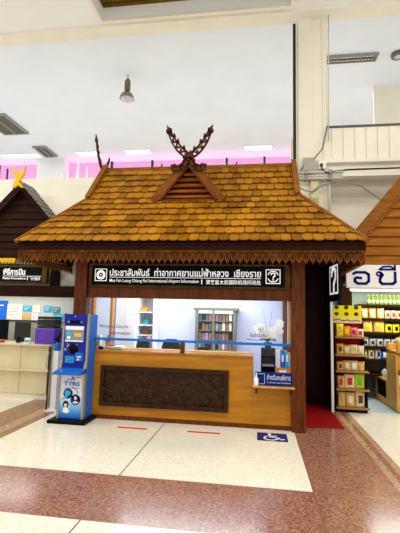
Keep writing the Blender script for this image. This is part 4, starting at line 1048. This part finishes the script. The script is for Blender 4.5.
# ------------------------------------------------------------------ right shop
rg = thing('shop_gable', 'brown boarded gable with broad edge board over right snack shop', 'gable', (3.4, 7.7, 2.2))
PX, PZ, bz, sl_ = 3.47, 5.15, 2.645, 1.2; hw = (PZ - bz) / sl_
sd = MB(); sd.prism([(PX - hw + .05, bz), (PX + hw - .05, bz), (PX, PZ - .06)], 'y', 7.68, 7.72); z = bz
while z < PZ - .1:
    w0 = (PZ - z) / sl_ - .04; w1 = (PZ - min(z + .175, PZ - .02)) / sl_ - .04
    if w1 > 0: sd.add([(PX - w0, 7.635, z), (PX + w0, 7.635, z), (PX + w1, 7.675, z + .175), (PX - w1, 7.675, z + .175), (PX - w0, 7.68, z), (PX + w0, 7.68, z)], [(0, 1, 2, 3), (0, 4, 5, 1)])
    z += .175
sd.build('siding', SIDING_BROWN, rg)
for s in (-1, 1):
    MB().board((PX + s * (hw - .02), 7.60, bz + .02 * sl_), (PX, 7.60, PZ + .05), .10, .20, up=(s * sl_, 0, 1)).build('barge_board', BOARD, rg, bevel=.008)
    MB().board((PX + s * (hw - .14), 7.62, bz + .0), (PX - s * -.0, 7.62, PZ - .14), .06, .06, up=(s * sl_, 0, 1)).build('inner_trim', SIDING_BROWN, rg)
sn = thing('sign_board', 'white sign board with large navy Thai letters over snack shop', 'sign', (2.8, 7.62, 2.2))
bx(1.60, 5.2, 7.62, 7.70, 2.21, 2.63).build('board', mat('sign_white', (232, 228, 222), .4), sn, bevel=.004)
F = Flat((1.60, 7.62, 2.21), t=.008)
# the two letters drawn as strokes
w = .048
F.line([(.12, .25), (.17, .28), (.33, .28), (.39, .245), (.39, .12), (.34, .075), (.20, .075), (.15, .11), (.15, .165), (.19, .185), (.26, .175)], w)
F.arc(.565, .255, .018, .05, n=16); F.line([(.60, .275), (.63, .235), (.60, .195), (.585, .16), (.585, .11), (.62, .075), (.80, .075), (.845, .11), (.845, .285)], w)
F.line([(.58, .335), (.85, .335)], w * .75); F.line([(.58, .335), (.64, .385), (.76, .395), (.84, .35)], w * .65); F.line([(.845, .33), (.845, .41)], w * .7)
F.build('lettering', NAVY, sn)
sl2 = thing('strip_light', 'bright white strip light under the snack shop sign', 'strip light', (3.2, 7.66, 2.15)); bx(1.66, 5, 7.66, 7.72, 2.185, 2.205).build('housing', WHITE_PAINT, sl2); MB().tube([(1.68, 7.69, 2.168), (5, 7.69, 2.168)], .018, 10).build('tube', TUBE_LIGHT, sl2, smooth=True)
struct(bx(1.60, 1.66, 8.2, 9.25, 0, 2.3).build('wall_shop_left', mat('pale_blue_wall', (196, 220, 236), .5)))
struct(bx(1.60, 6.5, 9.2, 9.28, 0, 2.3).build('wall_shop_back', mat('pale_green_wall', (206, 222, 202), .5)))
struct(bx(1.60, 6.5, 7.75, 9.2, 2.27, 2.31).build('ceiling_shop', WHITE_PAINT))

bag_n = [0]


def bag_mesh(w, d, h, base, patch, seed, top=True):
    """a filled food pouch: bulged body, pinched top seam, printed patch following the bulge"""
    r = random.Random(seed); nu, nv = 8, 8; mb = MB(); vs = []; fs = []
    def th(u, v): return d / 2 * (max(0, 1 - (2 * u - 1) ** 4)) ** .5 * (math.sin(PI * min(1, (v + .12) / 1.12)) ** .6 if v > .5 or not top else min(1, .72 + v * .56)) * (1 if v < .99 else .15)
    ph = r.uniform(0, 6)
    for side in (-1, 1):
        for j in range(nv + 1):
            for i in range(nu + 1):
                u, v = i / nu, j / nv
                vs.append(((u - .5) * w * (1 - .05 * math.sin(PI * v)), side * (th(u, v) + .002) * (1 + .12 * math.sin(9 * u + 5 * v + ph)), v * h))
    n = (nu + 1) * (nv + 1)
    for sgn in (0, 1):
        for j in range(nv):
            for i in range(nu):
                a = sgn * n + j * (nu + 1) + i
                mi = 1 if (sgn == 0 and 2 <= i <= 5 and 2 <= j <= 5) else 0
                fs.append(((a, a + 1, a + nu + 2, a + nu + 1), mi))
    edge = [(j * (nu + 1), (j + 1) * (nu + 1)) for j in range(nv)] + [(j * (nu + 1) + nu, (j + 1) * (nu + 1) + nu) for j in range(nv)] + [(i, i + 1) for i in range(nu)] + [(nv * (nu + 1) + i, nv * (nu + 1) + i + 1) for i in range(nu)]
    for a, b in edge: fs.append(((a, b, b + n, a + n), 0))
    o = len(mb.v); mb.v += vs
    for f, mi in fs: mb.f.append(list(f)); mb.mi.append(mi)
    ob = mb.build('snack_bag', [base, patch], base=(0, 0, 0), smooth=True)
    return ob


protos = {}


def bag(key, w, d, h, base, patch, loc, label, group, rz=0.0, name='snack_bag'):
    if key not in protos:
        o = bag_mesh(w, d, h, base, patch, len(protos)); protos[key] = o
    else:
        o = protos[key].copy(); COL.objects.link(o)
    o.name = name; o.location = loc; o.rotation_euler = (0, 0, rz); W[o.name] = Vector(loc)
    tag(o, label, 'snack bag', group)
    return o


# snack rack at the shop entrance
rk = thing('snack_rack', 'black display rack of snacks with yellow spotted header', 'rack', (1.65, 7.8, 0))
rx0, rx1 = 1.385, 1.93; ry0, ry1 = 7.6, 7.92
for x in (rx0, rx1 - .03):
    MB().prism([(ry0 + .06, .0), (ry1, .0), (ry1, 1.56), (ry1 - .08, 1.56), (ry0, .35)], 'x', x, x + .03).build('side_panel', BLACK, rk, bevel=.004)
bx(rx0 + .03, rx1 - .03, ry1 - .03, ry1, .06, 1.56).build('back_panel', RACK_RED, rk)
bx(rx0 + .03, rx1 - .03, ry0 + .02, ry1 - .03, .0, .06).build('plinth', BLACK, rk)
RACK_SHELF = mat('rack_shelf', (170, 122, 66), .45)
SZ = [.06, .375, .69, .975, 1.29]
for z in SZ:
    bx(rx0 + .005, rx1 + .02, ry0 - .02, ry1 - .03, z, z + .03).build('shelf', RACK_SHELF, rk, bevel=.003)
hd = bx(rx0 - .02, rx1 - .03, ry1 - .1, ry1 - .08, 1.56, 1.885).build('header', YELLOW, rk)
F = Flat((rx0 - .02, ry1 - .1, 1.56), t=.004)
for y in (.29, .17):
    for i in range(3):
        F = Flat((rx0 - .02, ry1 - .1, 1.56), t=.004); F.disc(.09 + i * .175, y, .04, .035, n=16); F.build('header_spot', BROWN_PRINT if (y < .2 and i < 2) else DARK_GREY, hd)
F = Flat((rx0 - .02, ry1 - .1, 1.56), t=.003); F.rect(0, .53, 0, .09); F.build('header_strip', CREAM_BAG, hd); F = Flat((rx0 - .02, ry1 - .103, 1.56), t=.003); F.line([(.04, .05), (.12, .07), (.2, .04), (.28, .06), (.36, .035), (.44, .055), (.5, .04)], .016); F.build('header_print', BROWN_PRINT, hd)
pos = ['leftmost', 'second from left', 'third from left', 'fourth from left', 'fifth from left', 'rightmost']
rows = [
    (4, [(.12, .07, .21, YELLOW, KRAFT, 'yellow'), (.12, .07, .17, ORANGE, YELLOW, 'orange and yellow'), (.12, .07, .15, PINK_PRINT, RED_PRINT, 'pink'), (.11, .07, .13, CREAM_BAG, RED_PRINT, 'white and red')], 'top'),
    (3, [(.115, .08, .17, KRAFT, BROWN_PRINT, 'brown'), (.125, .08, .15, KRAFT, CREAM_BAG, 'tan'), (.125, .08, .16, CREAM_BAG, KRAFT, 'cream'), (.115, .08, .15, CREAM_BAG, CREAM_BAG, 'plain cream')], 'second'),
    (2, [(.11, .08, .14, KRAFT, BROWN_PRINT, 'brown'), (.13, .08, .16, KRAFT, CREAM_BAG, 'tan'), (.12, .08, .16, CREAM_BAG, PAPER, 'cream'), (.12, .08, .15, KRAFT, KRAFT, 'plain tan')], 'middle'),
    (1, [(.12, .08, .20, KRAFT, RED_PRINT, 'tan and red'), (.18, .08, .23, CREAM_BAG, RED_PRINT, 'large white and red'), (.17, .08, .24, LIME, GREEN_PRINT, 'green')], 'second lowest'),
    (0, [(.125, .08, .23, KRAFT, KRAFT, 'tan'), (.16, .08, .23, KRAFT, CREAM_BAG, 'wide tan'), (.16, .08, .25, CREAM_BAG, BROWN_PRINT, 'cream with brown label')], 'bottom')]
for si, items, nm in rows:
    tot = sum(i[0] for i in items); gap = (rx1 - rx0 - .075 - tot) / len(items); x = rx0 + .037
    for k, (w, dpt, h, b_, p_, word) in enumerate(items):
        x += gap / 2
        bag('rack%d%d' % (si, k), w * 1.06, dpt, h * 1.08, b_, p_, (x + w / 2, ry0 + .09, SZ[si] + .031), '%s snack bag on the %s shelf of the black rack' % (word, nm), 'snack bags on the black rack', random.uniform(-.08, .08))
        x += w + gap / 2

# shelves along the back of the shop
bk = thing('wall_shelves', 'dark wooden shelves of snacks along the back of right shop', 'shelf', (3.2, 9.0, 0))
bx(2.10, 4.6, 9.14, 9.19, 0, 1.95).build('back_panel', mat('shelf_back', (86, 92, 80), .6), bk); bx(2.07, 2.10, 8.75, 9.19, 0, 1.95).build('side_panel', DARK_WOOD, bk); bx(4.6, 4.63, 8.75, 9.19, 0, 1.95).build('side_panel', DARK_WOOD, bk)
BZS = [.50, .78, 1.04, 1.325, 1.61, 1.90]
for z in BZS: bx(2.10, 4.6, 8.75, 9.14, z, z + .05).build('shelf', DARK_WOOD, bk, bevel=.003)


def bottle(x, y, z, label):
    if 'bottle' not in protos:
        t = thing('juice_bottle', label, 'bottle', (x, y, z), 'bottles on the top shop shelf')
        MB().lathe((x, y, z), [(.03, 0), (.036, .01), (.036, .10), (.028, .14), (.014, .165), (.014, .18)], 12).build('body', GREEN_PRINT, t, smooth=True)
        MB().lathe((x, y, z + .178), [(.017, 0), (.017, .025), (.012, .028)], 10).build('cap', YELLOW, t); MB().lathe((x, y, z + .035), [(.0368, 0), (.0368, .055)], 12).build('label_band', CREAM_BAG, t, smooth=True)
        protos['bottle'] = t; return t
    return copy_to(protos['bottle'], (x, y, z), label)


for k in range(9):
    bottle(2.30 + k * .085, 8.86, 1.951, 'green bottle with yellow cap on top shop shelf, %s' % (['leftmost', 'second from left', 'third from left', 'fourth from left', 'fifth from left', 'sixth from left', 'seventh from left', 'eighth from left', 'ninth from left'][k]))
nums = ['first', 'second', 'third', 'fourth', 'fifth', 'sixth', 'seventh', 'eighth', 'ninth', 'tenth', 'eleventh', 'twelfth']
rows = [
    (4, .16, [('k', KRAFT, CREAM_BAG, 'tan', .15, .19)] * 3 + [('w', CREAM_BAG, RED_PRINT, 'cream and red', .10, .14)] * 9, 'second highest'),
    (3, .17, [('b', KRAFT, YELLOW_GOLD, 'large golden', .22, .21)] * 2 + [('y', YELLOW, BLACK, 'yellow and black', .13, .15)] * 6, 'third highest'),
    (2, .14, [('c', CLEAR_BAG, DARK_GREY, 'clear', .13, .13)] * 5 + [('e', KRAFT, CREAM_BAG, 'tan', .15, .2)] * 3, 'third lowest'),
    (1, .14, [('g', GREEN_PRINT, CREAM_BAG, 'green', .10, .17), ('h', CREAM_BAG, BROWN_PRINT, 'cream', .12, .16), ('i', CLEAR_BAG, NAVY, 'white and navy', .12, .17), ('j', RAIL_BLUE, CREAM_BAG, 'blue', .11, .16), ('c2', CLEAR_BAG, RAIL_BLUE, 'pale', .12, .14), ('c2', CLEAR_BAG, RAIL_BLUE, 'pale', .12, .14)], 'second lowest')]
for si, _, items, nm in rows:
    x = 2.14 if si != 4 else 2.12
    for k, (key, b_, p_, word, w, h) in enumerate(items):
        bag('shelf' + key, w, .11, h * 1.2, b_, p_, (x + w / 2, 8.83, BZS[si] + .051), '%s snack bag, %s from left on the %s shelf of right shop' % (word, nums[k], nm), 'snack bags on the shop back shelves', random.uniform(-.1, .1))
        x += w + .012

# wooden display counter
dc = thing('display_counter', 'pale wooden display counter with window opening in right shop', 'counter', (2.9, 8.4, 0))
cx0, cx1 = 2.44, 3.4
b = MB(); b.box(cx0, cx1, 8.25, 9.05, .03, .14); b.box(cx0, cx1, 8.25, 9.05, .46, .50); b.box(cx0, cx0 + .04, 8.25, 8.33, .14, .46); b.box(cx0, cx0 + .04, 8.97, 9.05, .14, .46); b.box(cx1 - .04, cx1, 8.25, 9.05, .14, .46)
b.build('low_case', PALE_WOOD, dc, bevel=.004)
bx(cx0 + .05, cx0 + .07, 8.33, 8.97, .14, .46).build('inner_panel', BLACK, dc); bx(cx0 + .01, cx0 + .016, 8.33, 8.97, .14, .46).build('case_glass', GLASS, dc)
bx(cx0, cx0 + .03, 7.72, 8.25, .03, 1.02).build('side_panel', PALE_WOOD, dc, bevel=.004); bx(cx0 + .03, cx1, 7.72, 7.75, .03, .45).build('front_panel', PALE_WOOD, dc, bevel=.004); bx(cx0 + .03, cx1, 8.22, 8.25, .03, 1.08).build('back_panel', PALE_WOOD, dc)
for z in (.42, .76, 1.05): bx(cx0 + .03, cx1, 7.73, 8.22, z, z + .03).build('shelf', PALE_WOOD, dc)
bx(cx0 - .002, cx0 + .2, 8.13, 8.26, 1.08, 1.2).build('corner_block', PALE_WOOD, dc)
for k, (x, z, w, h, b_, p_, word) in enumerate(((2.56, .451, .16, .2, CREAM_BAG, RED_PRINT, 'white and red snack bag low on the display counter front'), (2.74, .451, .16, .2, CREAM_BAG, PINK_PRINT, 'white and pink snack bag low on display counter front'), (2.57, .791, .17, .22, YELLOW_GOLD, GREEN_PRINT, 'golden snack bag on upper tier of the display counter'), (2.76, .791, .17, .22, YELLOW_GOLD, KRAFT, 'golden and tan snack bag on upper display counter tier'), (2.57, 1.081, .18, .24, KRAFT, YELLOW_GOLD, 'tan snack bag on the top of display counter'), (2.77, 1.081, .18, .24, CREAM_BAG, KRAFT, 'cream snack bag on the top of display counter'))):
    bag('dc%d' % k, w, .1, h, b_, p_, (x, 7.82, z), word, 'snack bags on the display counter')
for k, (x, y) in enumerate(((2.55, 8.40), (2.56, 8.58), (2.55, 8.76), (2.70, 8.45), (2.71, 8.68))):
    bag('low%d' % (k % 2), .15, .11, .15, CLEAR_BAG if k % 2 == 0 else CREAM_BAG, CREAM_BAG, (x, y, .501), 'pale snack bag on the low case of display counter, %s' % ['nearest on left', 'middle on left', 'farthest on left', 'nearest on right', 'farthest on right'][k], 'snack bags on the low display case', 1.2)
